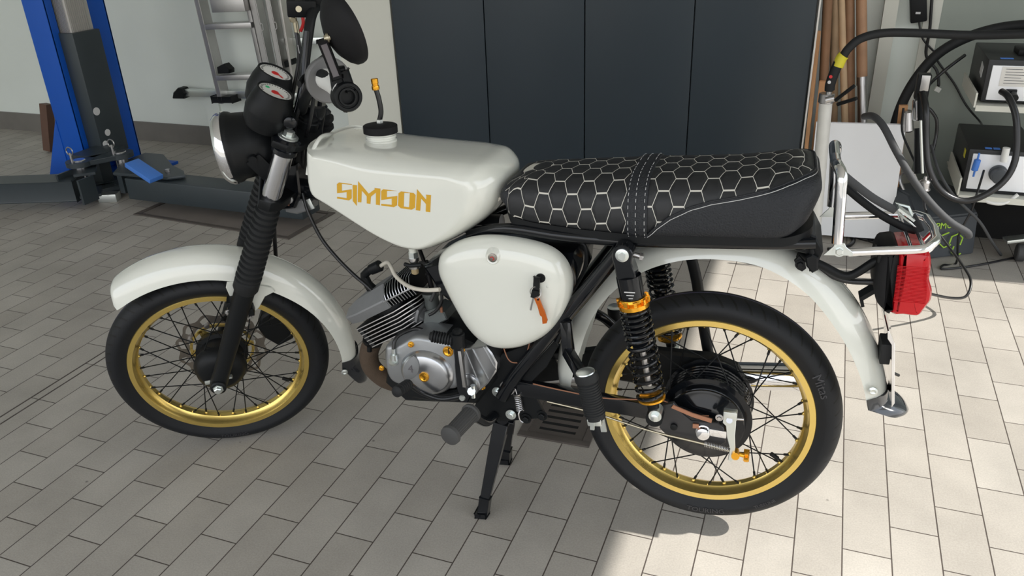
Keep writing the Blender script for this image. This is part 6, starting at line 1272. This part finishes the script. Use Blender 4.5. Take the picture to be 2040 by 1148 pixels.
# spark plug cap and lead
bm = nb(); tube(bm, [(-0.7582,0,0.2157), (-0.7679,0,0.2288), (-0.7735,0,0.2434), (-0.7737,0,0.2508), (-0.7635,0,0.2602), (-0.7469,0,0.2699)], [0.0125, 0.0105, 0.0105, 0.0100, 0.0095, 0.0095], 18); cyl(bm, (-0.7566,0,0.2643), (-0.7296,0,0.2772), 0.0125, 0.0135, n=18, bev=0.002); pc = part('spark_plug_cap', bm, M['sat'])
bm = nb(); wire(bm, [(-0.7298,0,0.2759), (-0.7057,-0.01,0.2899), (-0.6877,-0.03,0.2882), (-0.6667,-0.05,0.2739), (-0.624,-0.08,0.2672), (-0.58,-0.1,0.271), (-0.5398,-0.11,0.2794)], 0.0045, 14); part('ignition_lead', bm, M['hose'])
# front downward cable
bm = nb(); wire(bm, [(-0.8876,-0.02,0.4466), (-0.874,-0.03,0.4039), (-0.8522,-0.03,0.3461), (-0.8191,-0.03,0.3001), (-0.7831,-0.03,0.2624), (-0.7517,-0.03,0.2352), (-0.7223,-0.03,0.2029)], 0.0042, 12); part('long_cable', bm, M['cable'])
bm = nb(); wire(bm, [(-0.6149,-0.03,0.3361), (-0.6087,-0.02,0.2918), (-0.6052,-0.01,0.2523), (-0.6041,-0.01,0.2159)], 0.0045, 10); cyl(bm, (-0.6046,-0.02,0.2743), (-0.6033,-0.01,0.2355), 0.007, n=14); part('throttle_cable', bm, M['cable'])
# carburettor
cb = V3((-0.602,-0.02,0.196))
bm = nb(); lathe(bm, [(-0.012, 0.012), (0.0, 0.016), (0.022, 0.016), (0.026, 0.019), (0.034, 0.019)], cb+Vector((0, 0, 0.0)), (-0.05, 0, 1), 28); prism(bm, [(-0.6183,0.1621), (-0.6129,0.1898), (-0.5851,0.2019), (-0.5644,0.194), (-0.5588,0.1773), (-0.5791,0.1657)], -0.045, 0.015, 0.003); carb = part('carburettor', bm, M['carb'])
bm = nb(); lathe(bm, [(0, 0.014), (0.004, 0.023), (0.026, 0.026), (0.028, 0.029), (0.031, 0.029)], (-0.5938,-0.02,0.132), (-0.1, 0, 1), 28); part('float_bowl', bm, M['alupol'], par=carb)
bm = nb(); cyl(bm, (-0.62,-0.03,0.1806), (-0.6549,-0.02,0.1604), 0.014, 0.016, n=22); box(bm, (-0.6282,-0.03,0.1836), (0.006, 0.045, 0.032), Matrix.Rotation(0.3, 3, 'Y'), 0.001); part('intake_flange', bm, M['headalu'], par=carb)
bm = nb(); wire(bm, [(-0.5601,-0.06,0.2589), (-0.5607,-0.06,0.2294), (-0.5772,-0.06,0.2042), (-0.5938,-0.06,0.1931)], 0.0035, 10); part('breather_hose', bm, M['cable'], par=carb)
bm = nb(); cyl(bm, (-0.5701,-0.045,0.2076), (-0.5701,-0.045,0.1955), 0.0035, n=10); part('brass_jet', bm, M['copper'], par=carb)
# horn / regulator under the tank nose, ignition lock with key
bm = nb(); prism(bm, [(-0.9406,0.421), (-0.8932,0.4322), (-0.8794,0.4234), (-0.8825,0.4056), (-0.9126,0.3961), (-0.9407,0.3996)], -0.02, 0.03, 0.003); hn = part('horn', bm, M['headalu'])
bm = nb(); bar(bm, (-0.88,-0.022,0.4325), (-0.8714,-0.022,0.4096), 0.004, 0.022, (0, 1, 0), 0.001); part('horn_bracket', bm, M['zinc'], par=hn)
bm = nb(); prism(bm, [(-0.9445,0.5023), (-0.8847,0.5151), (-0.8881,0.4464), (-0.9096,0.4128), (-0.9632,0.4059)], -0.03, 0.03, 0.004); part('steering_head', bm, M['blk'])
bm = nb(); lathe(bm, [(0, 0.0105), (0.004, 0.0105), (0.005, 0.008)], (-0.9075,-0.045,0.4408), (0, -1, 0), 24); il = part('steering_lock', bm, M['steel'])
bm = nb(); bar(bm, (-0.9066,-0.052,0.4361), (-0.9094,-0.052,0.428), 0.002, 0.007, (0, 1, 0)); part('lock_tag', bm, M['copper'], par=il)
